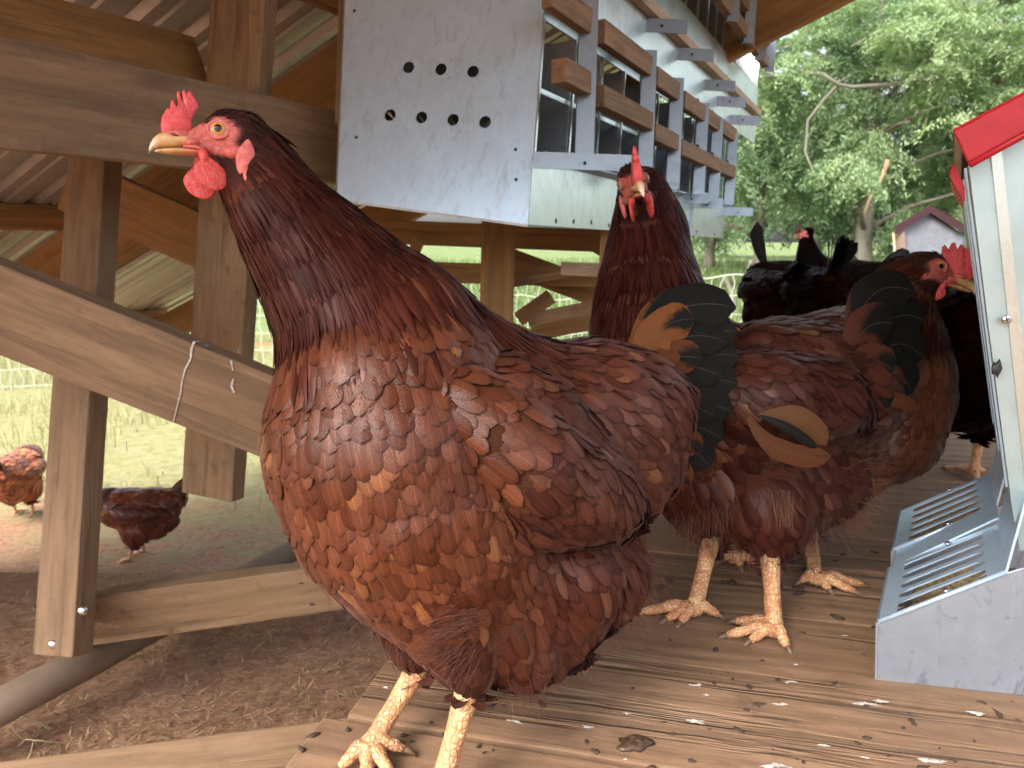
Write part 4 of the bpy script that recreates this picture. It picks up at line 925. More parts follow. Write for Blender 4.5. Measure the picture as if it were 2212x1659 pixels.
for (x0, x1, v) in ((1152, 1375, 348), (1400, 1462, 402), (1460, 1530, 428), (1492, 1562, 440), (1562, 1626, 458)):
    d = nd(x0+20, 1140, 1.16)-.02; mb = MB(); h_ = .026*(1.0 if x0 < 1300 else 1.1); sl_ = .035
    mb.box(at(x0, v-2, d), at(x1, v-2+(x1-x0)*sl_, d), h_, .002, nrm=-FW); mb.box(at(x0, v-2, d)+UP*h_/2, at(x1, v-2+(x1-x0)*sl_, d)+UP*h_/2, .002, .02, nrm=-FW, off=-.01); arm = mb.build('bracket_arm', GALV_H, nest)
    mb = MB(); mb.ell(at((x0*.5+x1*.5), v+(x1-x0)*sl_*.5, d-.003), [Vector((1, 0, 0))*.0028, UP*.0028, FW*.002], 10, 6); mb.build('screw', BLACK, arm)
# upper nest box row, behind and above
nest2 = empty('nest_box', at(1400, 60, 2.0), 'upper row of metal nest boxes whose bracket arms reach out above the trees', 'nest box', 'metal nest boxes')
UE = 1596
def s2(v, x, out=0.0): return sp(v, x, out+.03)
facepane([s2(6, 1141), s2(6, UE), s2(-262, UE), s2(-262, 1141)], 'tray_panel', GREENM, nest2)
facepane([s2(-430, 1141), s2(-430, UE), s2(-462, UE), s2(-462, 1141)], 'fascia', GREENM, nest2)
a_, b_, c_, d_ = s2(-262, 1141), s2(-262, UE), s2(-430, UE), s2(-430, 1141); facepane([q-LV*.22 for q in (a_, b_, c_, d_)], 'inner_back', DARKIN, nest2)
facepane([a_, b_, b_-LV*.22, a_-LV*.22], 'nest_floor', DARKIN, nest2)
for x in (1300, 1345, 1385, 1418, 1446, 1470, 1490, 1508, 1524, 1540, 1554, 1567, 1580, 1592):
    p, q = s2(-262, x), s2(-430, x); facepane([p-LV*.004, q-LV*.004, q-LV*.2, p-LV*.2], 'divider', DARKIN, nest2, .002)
    mb = MB(); mb.box(p+LV*.001, q+LV*.001, .007, .004, nrm=LV); mb.build('divider_edge', GREENM, nest2)
for v0 in (-300, -400):
    mb = MB(); mb.box(s2(v0, 1400, .07), s2(v0, 1568, .07), .034, .022, nrm=LV); mb.build('perch_rail', W_PERCH, nest2, bevel=.001)
mb = MB(); mb.box(s2(-135, 1250, .012), s2(-135, 1592, .012), .02, .02, nrm=LV); mb.build('timber_lath', W_PALE, nest2)
for x in (1400, 1455, 1500, 1535, 1560):
    p, q = s2(-255, x, .085), s2(-435, x, .085); mb = MB(); mb.box(p, q, .030, .002, nrm=-FW); mb.box(p-Vector((.015, 0, 0)), q-Vector((.015, 0, 0)), .002, .018, nrm=-FW, off=-.009); mb.build('hanger', GALV_H, nest2)
def ud(x): return nd(x, 1180, 1.12)
for (x0, x1, v) in ((1340, 1485, 52), (1412, 1542, 114), (1477, 1588, 181), (1506, 1611, 216), (1532, 1641, 256)):
    d = ud((x0+x1)/2)-.04; mb = MB(); h_ = .021*(d/1.75); mb.box(at(x0, v, d), at(x1, v+6, d), .030, .002, nrm=-FW); mb.box(at(x0, v, d)+UP*.015, at(x1, v+6, d)+UP*.015, .002, .024, nrm=-FW, off=-.012)
    arm = mb.build('bracket_arm', GALV_H if v < 200 else GALV_DULL, nest2); mb = MB(); mb.ell(at((x0+x1)/2+18, v+3, d-.003), [Vector((1, 0, 0))*.003, UP*.003, FW*.002], 10, 6); mb.build('screw', BLACK, arm)
# support leg strips below the nest
mb = MB(); mb.box(at(1494, 450, 2.05), at(1488, 520, 2.05), .010, .01); mb.build('drop_strap', GALV, nest)
# ================================================================== feeders
feeder = empty('poultry_feeder', G(1895, 1470), 'large galvanised hopper feeder with bright red roof and slotted trough', 'feeder', 'galvanised hopper feeders')
FA, FB = G(1895, 1470), G(2330, 1518)
fx = (FB-FA).normalized(); fy = (G(1958, 1120)-FA).normalized(); Z = Vector((0, 0, 1))
def fpt(u, v, s=0.0):                 # point on the plane of the feeder's front end, pushed s back along the feeder
    n_ = fx.cross(Z).normalized(); r = ray(u, v); t = (FA-CAM).dot(n_)/r.dot(n_); return CAM+r*t+fy*s
def solid(pts, depth, name, m_, parent, t=None):
    mb = MB(); A_ = [Vector(p) for p in pts]; B_ = [p+fy*depth for p in A_]; n_ = len(A_)
    g = [((p-A_[0]).dot(fx), p.z, 0) for p in A_]; mb.add(A_+B_, [tuple(range(n_)), tuple(range(2*n_-1, n_-1, -1))]+[(i, (i+1) % n_, (i+1) % n_+n_, i+n_) for i in range(n_)], g+[(x, y, depth) for x, y, z in g]); return mb.build(name, m_, parent, bevel=.0012)
FL = .95
# trough sections, each a closed end plate with slotted grill on top
def trough(s0, s1, dz, front):
    a = [fpt(1895, 1470), fpt(1897, 1345), fpt(2172, 1238), fpt(2330, 1190), fpt(2330, 1516)]
    base = [p+fy*s0 for p in a]
    pl_ = solid([p for p in base], .002, 'trough_end', GALV_DULL, feeder)
    # left wall
    mb = MB(); mb.slab(base[0], base[0]+fy*(s1-s0), base[1]+fy*(s1-s0), base[1], .002); mb.build('trough_side', GALV_DULL, feeder)
    # rolled lip along the top of the end plate
    mb = MB(); mb.tube([base[1]+Vector((0, 0, .001)), base[2]+Vector((0, 0, .001))], .0022, 8); mb.build('trough_lip', GALV, feeder, True)
    # grill: frame with five long slots (bars running across)
    A_, B_ = base[1], base[2]; ex = (B_-A_); e2 = fy*(s1-s0); mb = MB(); nrm = ex.cross(fy).normalized(); nrm = nrm if nrm.z > 0 else -nrm
    def Q(a_, b_, h=0): return A_+ex*a_+e2*b_+nrm*h
    n_ = 5; edges = [0.06]+[.06+.88*(i+1)/n_ for i in range(n_)]
    def strip(a0, a1, b0, b1): mb.slab(Q(a0, b0), Q(a1, b0), Q(a1, b1), Q(a0, b1), .0015)
    strip(0, .14, 0, 1); strip(.86, 1, 0, 1); strip(.14, .86, 0, .07); strip(.14, .86, .93, 1)
    for i in range(n_-1):
        b_ = .07+.86*(i+1)/n_; strip(.14, .86, b_-.028, b_+.028)
    # rounded slot ends
    for i in range(n_):
        b0, b1 = .07+.86*i/n_+.028, .07+.86*(i+1)/n_-.028
        for (aa, sgn) in ((.14, 1), (.86, -1)):
            for h in (0, 1):
                bb = b0 if h == 0 else b1; mid = (b0+b1)/2; ar = [(aa+.10*sgn*(1-math.sin(q*math.pi/8)), bb+(mid-bb)*(1-math.cos(q*math.pi/8))) for q in range(5)]; mb.add([Q(aa, bb, 0)]+[Q(x_, y_, 0) for x_, y_ in ar], [(0, q+1, q+2) for q in range(4)])
    mb.build('slotted_grill', GALV, feeder)
    # feed heap inside
    mb = MB(); N_ = 26; V = []
    for i in range(N_+1):
        for j in range(N_+1):
            a_, b_ = .1+.85*i/N_, .05+.9*j/N_; hgt = -.020-.012*noise.noise(Vector((a_*3, b_*3, s0*9)))-.045*max(0, a_-.45)-.012*math.sin(b_*3)+.003*noise.noise(Vector((a_*30, b_*30, 2))); V.append(Q(a_, b_, hgt))
    mb.add(V, [(i*(N_+1)+j, i*(N_+1)+j+1, (i+1)*(N_+1)+j+1, (i+1)*(N_+1)+j) for i in range(N_) for j in range(N_)]); mb.build('feed', FEED, feeder, True)
    for b_ in (.05, .95):
        p = Q(.56, b_, .002); mb = MB(); mb.ell(p, [fx*.0035, fy*.0035, Z*.0022], 12, 6); mb.build('screw', BOLT, feeder, True)
    mb = MB(); mb.slab(Q(1.0, 0, .001), Q(1.0, 1, .001), Q(1.0, 1, .001)+Z*.07+fx*.008, Q(1.0, 0, .001)+Z*.07+fx*.008, .002); mb.build('hopper_lip', GALV, feeder)
trough(0, .135, 0, True); trough(.185, .33, 0, False)
for s_ in (.137,):
    a = [fpt(1905, 1345, s_), fpt(1908, 1330, s_), fpt(2172, 1225, s_), fpt(2205, 1225, s_), fpt(2205, 1255, s_)]; mb = MB(); mb.slab(a[0], a[0]+fy*.05, a[2]+fy*.05, a[2], .002); mb.build('trough_cover', GALV, feeder)
# hopper
hop = [fpt(2205, 1210, .02), fpt(2187, 1100, .02), fpt(2135, 700, .02), fpt(2092, 345, .02), fpt(2190, 290, .02), fpt(2420, 165, .02), fpt(2420, 1210, .02)]
solid(hop, FL, 'hopper', HOPPER, feeder)
for (u0, u1, w_) in ((2150, 2206, .018),):
    mb = MB(); mb.slab(fpt(2143, 330, .018), fpt(2166, 318, .018), fpt(2262, 1180, .018), fpt(2232, 1180, .018), .002); mb.build('pressed_rib', GREENM, feeder)
c = fpt(2177, 693, .014); mb = MB(); mb.ell(c, [fx*.0045, Z*.0045, fy*.003], 16, 8); scr = mb.build('screw', BOLT, feeder, True)
for a_ in (0, 1):
    mb = MB(); d_ = (fx*math.cos(a_*1.57+.4)+Z*math.sin(a_*1.57+.4))*.0024; mb.box(c-fy*.0030-d_, c-fy*.0030+d_, .0009, .001, nrm=-fy); mb.build('screw_slot', BLACK, scr)
c = fpt(2155, 800, .012); mb = MB(); mb.ell(c, [fx*.004, Z*.007, fy*.005], 10, 8, warp=lambda x, y, z: (x*(1+.4*math.sin(7*z)), y*(1+.3*math.sin(6*x)), z)); mb.build('latch_bolt', BLACK, feeder)
# side strips that catch reflections along the long side
for k, (s0, s1) in enumerate(((.06, .12), (.2, .26), (.34, .38))):
    a, b = fpt(2090, 350, s0)-fx*.002, fpt(2186, 1095, s0)-fx*.002; mb = MB(); mb.slab(a, a+fy*(s1-s0), b+fy*(s1-s0), b, .002); mb.build('side_rib', GALV, feeder)
# red roof: end flashing and the slopes
rf = MB(); e0, e1, e2, e3 = fpt(2060, 284, 0), fpt(2500, 50, 0), fpt(2500, 135, 0), fpt(2095, 356, 0)
rf.slab(e3, e2, e1, e0, .003); rf.slab(e0, e1, e1+fy*(FL+.05), e0+fy*(FL+.05), .002); rf.slab(e0, e0+fy*(FL+.05), e0+fy*(FL+.05)+(e3-e0)*.5, e0+(e3-e0)*.5, .002); roofo = rf.build('roof', RED, feeder, bevel=.002)
mb = MB(); mb.tube([e3-fy*.002, e2-fy*.002], .0028, 8); mb.build('roof_hem', RED, roofo, True)
for s_ in (.03, .12, .2):
    mb = MB(); mb.slab(fpt(2060, 345, s_), fpt(2085, 400, s_), fpt(2085, 430, s_), fpt(2052, 372, s_), .003); mb.build('drip_edge', RED, roofo)
# small far feeder
f2 = empty('poultry_feeder', at(2000, 640, 3.9), 'small looking distant feeder with grey gable end and maroon roof', 'feeder', 'galvanised hopper feeders')
D2 = 3.5
def q2(u, v, s=0): return at(u, v, D2)+FW*s
mb = MB(); A_ = [q2(1945, 700), q2(1937, 503), q2(2002, 458), q2(2080, 510), q2(2075, 700)]; n_ = 5
mb.add(A_+[p+Vector((.62, .98, 0))*.6 for p in A_], [tuple(range(5)), tuple(range(9, 4, -1))]+[(i, (i+1) % 5, (i+1) % 5+5, i+5) for i in range(5)]); mb.build('hopper', simple('far_hopper_metal', (.2, .22, .245), .6, .3, nscale=30, ncol=(.16, .17, .19)), f2)
mb = MB()
for (a, b) in (((1926, 493), (2003, 447)), ((2003, 447), (2088, 497))):
    p, q = q2(*a, -.03), q2(*b, -.03); mb.slab(p, q, q-UP*.036, p-UP*.036, .003); o_ = Vector((.62, .98, 0))*.6; mb.slab(p, q, q+o_, p+o_, .003)
mb.build('roof', DARKRED, f2)
mb = MB(); mb.box(q2(1940, 503, -.01), q2(1951, 640, -.01), .045, .01); mb.build('corner_trim', BLACK and PIPE, f2)
mb = MB(); mb.box(q2(1925, 505, -.02), q2(1936, 640, -.02), .010, .01); mb.build('corner_post', W_PALE, f2)
# ================================================================== hens
HG = 'red brown hens of the flock'
# ---- the hero hen
hen = empty('hen', G(900, 1640), 'large glossy red brown hen in the foreground looking left with orange eye', 'hen', HG)
yaw = math.radians(22)
HF = Vector((1, 0, 0))*-math.cos(yaw)-FW*math.sin(yaw)
hd = Head((0, 0, 0), HF, UP, .92); hd.o = at(473, 281, .512)-hd.s*(11.2*MM)*(1 if hd.s.dot(FW) < 0 else -1)
neckc = px([(520, 300, .530, 62, 'crown', (1, .25)), (548, 358, .542, 84, 'neck', (.75, .8)), (588, 440, .537, 96, 'neck', (.65, .9)), (648, 520, .547, 124, 'neck', (.6, 1)),
            (712, 600, .557, 152, 'neck', (.6, 1)), (772, 680, .566, 182, 'neck', (.45, 1)), (822, 742, .573, 212, 'cape', (.45, 1))])
topneck = px([(640, 400, .54, 45, 'neck', (1, .9)), (760, 520, .555, 60, 'neck', (1, .85)), (900, 660, .575, 80, 'neck', (1, .8)), (1010, 750, .59, 95, 'cape', (1, .7)), (1100, 830, .605, 105, 'cape', (1, .6))])
body = px([(850, 862, .568, 254, 'breast', (.12, 1)), (866, 955, .57, 288, 'breast', (.15, 1)), (900, 1050, .574, 282, 'breast', (.25, 1)), (945, 1130, .574, 252, 'breast', (.5, 1))])
back = px([(900, 900, .60, 250, 'breast', (.5, 1)), (1060, 940, .62, 238, 'wing', (.9, .8)), (1180, 950, .635, 218, 'saddle', (1, .55)), (1270, 920, .65, 190, 'saddle', (1, .55)), (1340, 895, .66, 150, 'saddle', (1, .8)), (1395, 880, .67, 105, 'saddle', (1, 1))])
rump = px([(1300, 1000, .655, 155, 'saddle', (.6, 1)), (1360, 960, .665, 122, 'saddle', (.5, 1)), (1400, 985, .665, 84, 'flank', (.3, 1))])
belly = px([(960, 1190, .575, 205, 'breast', (.6, 1)), (1060, 1210, .59, 190, 'flank', (.7, 1)), (1180, 1225, .61, 172, 'flank', (.5, 1)), (1270, 1225, .63, 130, 'flank', (.5, 1)), (1300, 1215, .64, 98, 'fluff', (.4, 1))])
thigh1 = px([(940, 1290, .545, 120, 'breast', (.5, 1)), (985, 1350, .54, 105, 'fluff', (.1, 1)), (1010, 1410, .538, 74, 'fluff', (-.1, 1)), (1010, 1450, .538, 48, 'fluff', (-.1, 1))])
thigh2 = px([(880, 1290, .60, 90, 'breast', (.4, 1)), (890, 1350, .60, 74, 'fluff', (.3, 1)), (902, 1410, .60, 44, 'fluff', (.1, 1))])
thigh3 = px([(1060, 1335, .56, 114, 'flank', (.5, 1)), (1115, 1385, .57, 100, 'fluff', (.4, 1)), (1195, 1355, .60, 90, 'flank', (.5, 1)), (1250, 1300, .62, 82, 'flank', (.4, 1)), (1290, 1270, .63, 70, 'fluff', (.5, 1))])
W1 = px([(990, 880, .516, 100, 'shoulder', (1, .55)), (1080, 950, .516, 116, 'shoulder', (1, .7)), (1150, 1010, .520, 122, 'wing', (.8, 1)), (1220, 1050, .533, 118, 'wing', (.6, 1)), (1290, 1072, .548, 98, 'wing', (.5, 1)), (1335, 1085, .562, 66, 'wing', (.4, 1))])
W2 = px([(1080, 830, .545, 66, 'wing', (1, .7)), (1180, 900, .55, 80, 'wing', (1, 1)), (1270, 1000, .56, 74, 'wing', (.6, 1)), (1330, 1060, .568, 52, 'wing', (.4, 1))])
W3 = px([(1130, 1110, .525, 78, 'wing', (1, .6)), (1240, 1112, .538, 74, 'wing', (1, .3)), (1330, 1095, .56, 54, 'wing', (1, .2))])
f1 = G(795, 1618, .010); f0 = G(948, 1712, .010)
L1 = (at(905, 1440, .60), f1, [G(735, 1668), G(790, 1700), G(850, 1690)], G(872, 1628, .004), .0088)
L0 = (at(1018, 1465, .54), f0, [G(880, 1760), G(930, 1800), G(1000, 1790)], G(1030, 1710, .004), .0090)
make_hen(hen, [neckc, topneck, body, back, rump, belly, thigh1, thigh2, thigh3], hd, .0032, 1.0, (1, 1, 1), [L1, L0], extra_wings=[], smooth=8)
def wing(root, chains, voxel, scale=1.0, tint=(1, 1, 1), smooth=6):
    bl = []; [bl.extend(interp(c)) for c in chains]; V, N, Tt, faces = remesh([(b[0], b[1]) for b in bl], voxel, smooth)
    a2 = Acc(); a2.add(V, faces, t=np.tile([.05*tint[0], .02*tint[1], .011*tint[2], 1], (len(V), 1)), m=0); plumage(a2, V, N, Tt, bl, scale, tint); a2.build('wing', [CORE, FEATHER, FLUFF], root)
wing(hen, [W1, W2, W3], .004)
hd.fit(hen, hen and hen, comb='small', lobe=1.15) if False else hd.fit(hen, comb='small', lobe=1.12, wfar=8, lo=19.5)
def tail(root, lst, m_, name='tail'):
    ac = Acc()
    for (u0, v0, d0, u1, v1, d1, u2, v2, d2, wd, tint, blk, nr) in lst: big_feather(ac, at(u0, v0, d0), at(u1, v1, d1), at(u2, v2, d2), wd, nr, tint, blk)
    return ac.build(name, [m_], root)
OR = (.15, .052, .015); OR2 = (.09, .028, .010); DK = (.03, .014, .01)
NV = lambda a=0, b=0: CV(a, b, -1)
tail(hen, [
    (1375, 860, .690, 1450, 710, .71, 1594, 715, .715, .036, DK, 1.9, NV(.2, .1)), (1375, 870, .690, 1470, 745, .71, 1597, 770, .715, .036, DK, 1.9, NV(.2, .1)), (1380, 890, .690, 1480, 790, .71, 1594, 830, .712, .036, DK, 1.9, NV(.2, .1)),
    (1385, 915, .685, 1480, 840, .70, 1582, 890, .708, .034, DK, 1.9, NV(.2)), (1385, 930, .682, 1480, 890, .70, 1562, 950, .706, .034, DK, 1.9, NV(.2)), (1390, 950, .68, 1480, 940, .695, 1535, 1010, .70, .034, DK, 1.9, NV(.2)),
    (1360, 850, .686, 1400, 615, .71, 1590, 665, .715, .046, OR, 1.12, NV(.15, .25)), (1368, 860, .684, 1440, 680, .70, 1572, 740, .71, .036, OR2, 1.2, NV(.2, .2)), (1370, 870, .682, 1450, 750, .70, 1560, 815, .705, .034, OR2, 1.15, NV(.2, .1)),
    (1380, 900, .68, 1470, 850, .695, 1545, 900, .70, .032, OR2, 1.05, NV(.2)), (1355, 845, .676, 1405, 680, .69, 1500, 690, .70, .036, OR, .6, NV(.1, .1)), (1362, 855, .674, 1430, 750, .69, 1515, 775, .695, .032, OR2, .6, NV(.15)),
    (1380, 900, .67, 1450, 840, .68, 1515, 870, .69, .028, OR2, .5, NV(.2)), (1390, 930, .665, 1460, 920, .68, 1515, 975, .69, .026, OR2, .5, NV(.2)), (1400, 960, .66, 1455, 975, .67, 1488, 1050, .68, .024, OR2, .4, NV(.2)),
    (1335, 830, .676, 1380, 745, .69, 1450, 735, .69, .022, OR, .2, NV(0, .3)), (1350, 840, .672, 1400, 770, .68, 1470, 770, .69, .022, OR2, .2, NV(.1, .2)), (1400, 960, .655, 1445, 1000, .66, 1452, 1080, .665, .020, OR2, .2, NV(.2))], TAIL)
# saddle feathers that fall over the tail root, long and pointed
def fringe(root, pts, m_=FLUFF, name='down_tufts', n=900, L=.03, W=.0008, tint=(.2, .07, .04), spread=.35):
    """soft hair-like strands along a list of (point, direction, radius)"""
    P, D, Nn = [], [], []
    for (p, d, r) in pts:
        k = n//len(pts)
        for _ in range(k):
            o = Vector((random.gauss(0, 1), random.gauss(0, 1), random.gauss(0, 1)))*r*.5; P.append((p+o)[:]); dd = (d.normalized()+Vector((random.gauss(0, spread), random.gauss(0, spread), random.gauss(0, spread)))).normalized(); D.append(dd[:])
    P, D = np.array(P), np.array(D); Nn = unit(np.cross(D, rng.normal(0, 1, D.shape))); n = len(P); ac = Acc()
    T3 = np.array(tint)*rng.uniform(.6, 1.4, n)[:, None]
    X, Fc, g, tc = feather_arrays(P, Nn, D, L*rng.uniform(.5, 1.2, n), np.full(n, W), rng.normal(0, .25, n), np.full(n, 6.), np.full(n, 2), T3, [0, .3, .6, .85, 1], 3)
    ac.add(X, Fc, g, tc); return ac.build(name, [m_], root)
fringe(hen, [(at(1330, 1180, .63), CV(.8, -.5, -.1), .030), (at(1360, 1250, .63), CV(.8, -.8, 0), .022), (at(1320, 1310, .62), CV(.5, -1, 0), .024), (at(1220, 1390, .60), CV(.2, -1, 0), .024), (at(1130, 1440, .57), CV(.1, -1, 0), .024)], n=4200, L=.015, W=.00035, tint=(.13, .045, .028))
fringe(hen, [(at(1015, 1330, .497), CV(-1, -.3, 0), .012), (at(985, 1350, .50), CV(-1, -.35, 0), .014), (at(960, 1385, .505), CV(-1, -.5, 0), .014), (at(1000, 1410, .505), CV(-.6, -1, 0), .016), (at(880, 1380, .575), CV(.2, -1, 0), .016), (at(835, 1330, .58), CV(.1, -1, 0), .012)], n=1500, L=.020, W=.0003, tint=(.09, .031, .02), spread=.14)
# ---- the hen behind, face to the camera
hen2 = empty('hen', G(1600, 1380), 'dark red brown hen behind the foreground hen with its face turned straight to the camera', 'hen', HG)
h2 = Head((0, 0, 0), Vector((-.06, 0, 0))-FW*1.0-UP*.16, UP*.96-Vector((.24, 0, 0)), 1.1); h2.o = at(1369, 392, .835)
n2 = px([(1388, 415, .845, 55, 'crown', (.2, 1)), (1400, 480, .85, 78, 'neck', (.2, 1)), (1400, 560, .85, 96, 'neck', (.1, 1)), (1402, 640, .84, 118, 'neck', (0, 1)), (1412, 720, .83, 140, 'neck', (.1, 1)), (1440, 800, .82, 165, 'breast', (.2, 1))], .045)
b2 = px([(1480, 880, .81, 180, 'breast', (.4, 1)), (1580, 880, .80, 185, 'wing', (1, .6)), (1680, 865, .80, 180, 'wing', (1, .6)), (1770, 835, .82, 160, 'saddle', (1, .3)), (1840, 790, .85, 128, 'saddle', (1, 0)), (1890, 760, .87, 85, 'saddle', (1, -.2))], .045)
c2 = px([(1520, 1010, .80, 130, 'flank', (.5, 1)), (1640, 1030, .79, 140, 'flank', (.5, 1)), (1750, 1020, .80, 120, 'fluff', (.8, .7)), (1810, 1010, .82, 72, 'fluff', (1, .4))], .045)
t2a = px([(1640, 1080, .76, 108, 'flank', (.3, 1)), (1665, 1130, .755, 74, 'fluff', (.1, 1)), (1672, 1180, .752, 36, 'fluff', (0, 1))], .045)
t2b = px([(1500, 1050, .80, 90, 'flank', (.2, 1)), (1525, 1110, .80, 64, 'fluff', (.1, 1)), (1545, 1155, .80, 34, 'fluff', (0, 1))], .045)
w2a = px([(1560, 850, .715, 92, 'wing', (.8, .8)), (1660, 860, .70, 104, 'wing', (.8, .8)), (1760, 860, .725, 98, 'wing', (1, .5)), (1830, 880, .76, 58, 'wing', (.6, 1))], .045)
w2b = px([(1640, 780, .76, 84, 'wing', (1, .5)), (1760, 770, .78, 80, 'wing', (1, .2)), (1840, 790, .80, 54, 'wing', (1, .5))], .045)
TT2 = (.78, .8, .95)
g0 = G(1672, 1362, .010); g1 = G(1500, 1318, .010)
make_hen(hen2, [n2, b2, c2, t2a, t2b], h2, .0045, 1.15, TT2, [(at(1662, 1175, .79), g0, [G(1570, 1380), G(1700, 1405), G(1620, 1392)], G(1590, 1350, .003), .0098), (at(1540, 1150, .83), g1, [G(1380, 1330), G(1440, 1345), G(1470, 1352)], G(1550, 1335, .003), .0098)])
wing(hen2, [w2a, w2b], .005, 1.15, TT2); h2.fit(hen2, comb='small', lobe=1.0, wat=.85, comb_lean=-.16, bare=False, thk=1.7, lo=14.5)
tail(hen2, [
    (1840, 780, 0.800, 1850, 580, 0.810, 1978, 630, 0.820, .044, (.06, .02, .012), 1.2, NV(.1, .2)), (1850, 790, 0.800, 1920, 640, 0.810, 1998, 695, 0.830, .044, (.03, .015, .01), 1.5, NV(.2)),
    (1860, 800, 0.800, 1940, 700, 0.810, 1996, 775, 0.830, .042, (.03, .015, .01), 1.5, NV(.2)), (1850, 800, 0.790, 1940, 760, 0.800, 1970, 850, 0.820, .048, (.03, .015, .01), 1.4, NV(.2)),
    (1830, 780, 0.790, 1860, 680, 0.795, 1930, 700, 0.800, .046, (.06, .018, .011), .8, NV(.1)), (1830, 800, 0.780, 1880, 760, 0.790, 1930, 800, 0.790, .040, (.06, .02, .011), .7, NV(.1)),
    (1840, 820, 0.780, 1890, 820, 0.780, 1920, 880, 0.790, .034, (.05, .018, .01), .6, NV(.1)), (1845, 840, 0.780, 1900, 850, 0.780, 1985, 880, 0.810, .016, (.09, .03, .012), .2, NV(.1))], TAIL)
# orange flight feathers showing under the wing
ac = Acc()
big_feather(ac, at(1618, 900, .677), at(1665, 1000, .664), at(1795, 985, .68), .020, NV(0, .1), (.07, .024, .009), .3)
big_feather(ac, at(1640, 900, .682), at(1745, 870, .67), at(1785, 962, .690), .020, NV(0, .1), (.09, .04, .016), 0.0)
big_feather(ac, at(1640, 898, .672), at(1700, 915, .66), at(1765, 968, .678), .009, NV(0, .1), (.01, .008, .006), 1.9)
ac.build('flight_feathers', [TAIL], hen2)
fringe(hen2, [(at(1800, 1000, 0.815), CV(1, .2, 0), .022), (at(1830, 1040, 0.825), CV(1, -.3, 0), .026), (at(1810, 1090, 0.825), CV(.9, -.9, 0), .022)], n=2000, L=.036, tint=(.15, .062, .035), spread=.18, W=.0004)
fringe(hen2, [(at(1560, 1090, 0.785), CV(.1, -1, 0), .022), (at(1690, 1075, 0.745), CV(.1, -1, 0), .010), (at(1490, 1120, 0.805), CV(-.1, -1, 0), .02)], n=1100, L=.03, tint=(.15, .062, .038), spread=.16, W=.0004)
fringe(hen2, [(at(1540, 1150, 0.825), CV(.1, -1, 0), .020), (at(1650, 1180, 0.785), CV(0, -1, 0), .022), (at(1730, 1130, 0.795), CV(.3, -1, 0), .022)], n=1500, L=.028, tint=(.09, .03, .025), spread=.2, W=.0004)
# ---- the hen at the feeder
hen3 = empty('hen', G(1760, 1270), 'red brown hen facing right pecking at the feeder with tall spiky red comb', 'hen', HG)
h3 = Head((0, 0, 0), Vector((1, 0, 0))*.94-UP*.24+FW*-.16, UP*.97+Vector((.24, 0, 0)), 1.08); h3.o = at(2027, 577, .92)+(h3.s if h3.s.dot(FW) > 0 else -h3.s)*(11.2*MM)
n3 = px([(2000, 590, .935, 42, 'crown', (-1, .2)), (1962, 612, .945, 62, 'neck', (-1, .5)), (1930, 660, .95, 82, 'neck', (-.7, 1)), (1925, 730, .955, 105, 'neck', (-.4, 1)), (1925, 800, .96, 122, 'breast', (-.2, 1))])
b3 = px([(1922, 850, .96, 128, 'breast', (-.2, 1)), (1905, 920, .96, 124, 'breast', (-.4, 1)), (1840, 940, .98, 120, 'flank', (-1, .5)), (1740, 900, 1.02, 130, 'flank', (-1, .3)), (1640, 860, 1.08, 110, 'saddle', (-1, .1))])
c3 = px([(1830, 1010, .97, 80, 'flank', (-.5, 1)), (1780, 1070, .97, 62, 'fluff', (-.3, 1)), (1752, 1120, .965, 34, 'fluff', (0, 1))])
k3 = G(1762, 1252, .010); k4 = G(1590, 1205, .010)
make_hen(hen3, [n3, b3, c3], h3, .0052, 1.15, (.95, 1.05, 1.0), [(at(1745, 1110, .965), k3, [G(1862, 1270), G(1845, 1285), G(1790, 1280)], G(1730, 1262, .003), .0096), (at(1555, 1110, 1.03), k4, [G(1660, 1235), G(1640, 1225), G(1600, 1230)], G(1560, 1215, .003), .0096)], smooth=8)
h3.fit(hen3, comb='spiky', lobe=1.0, wat=.78)
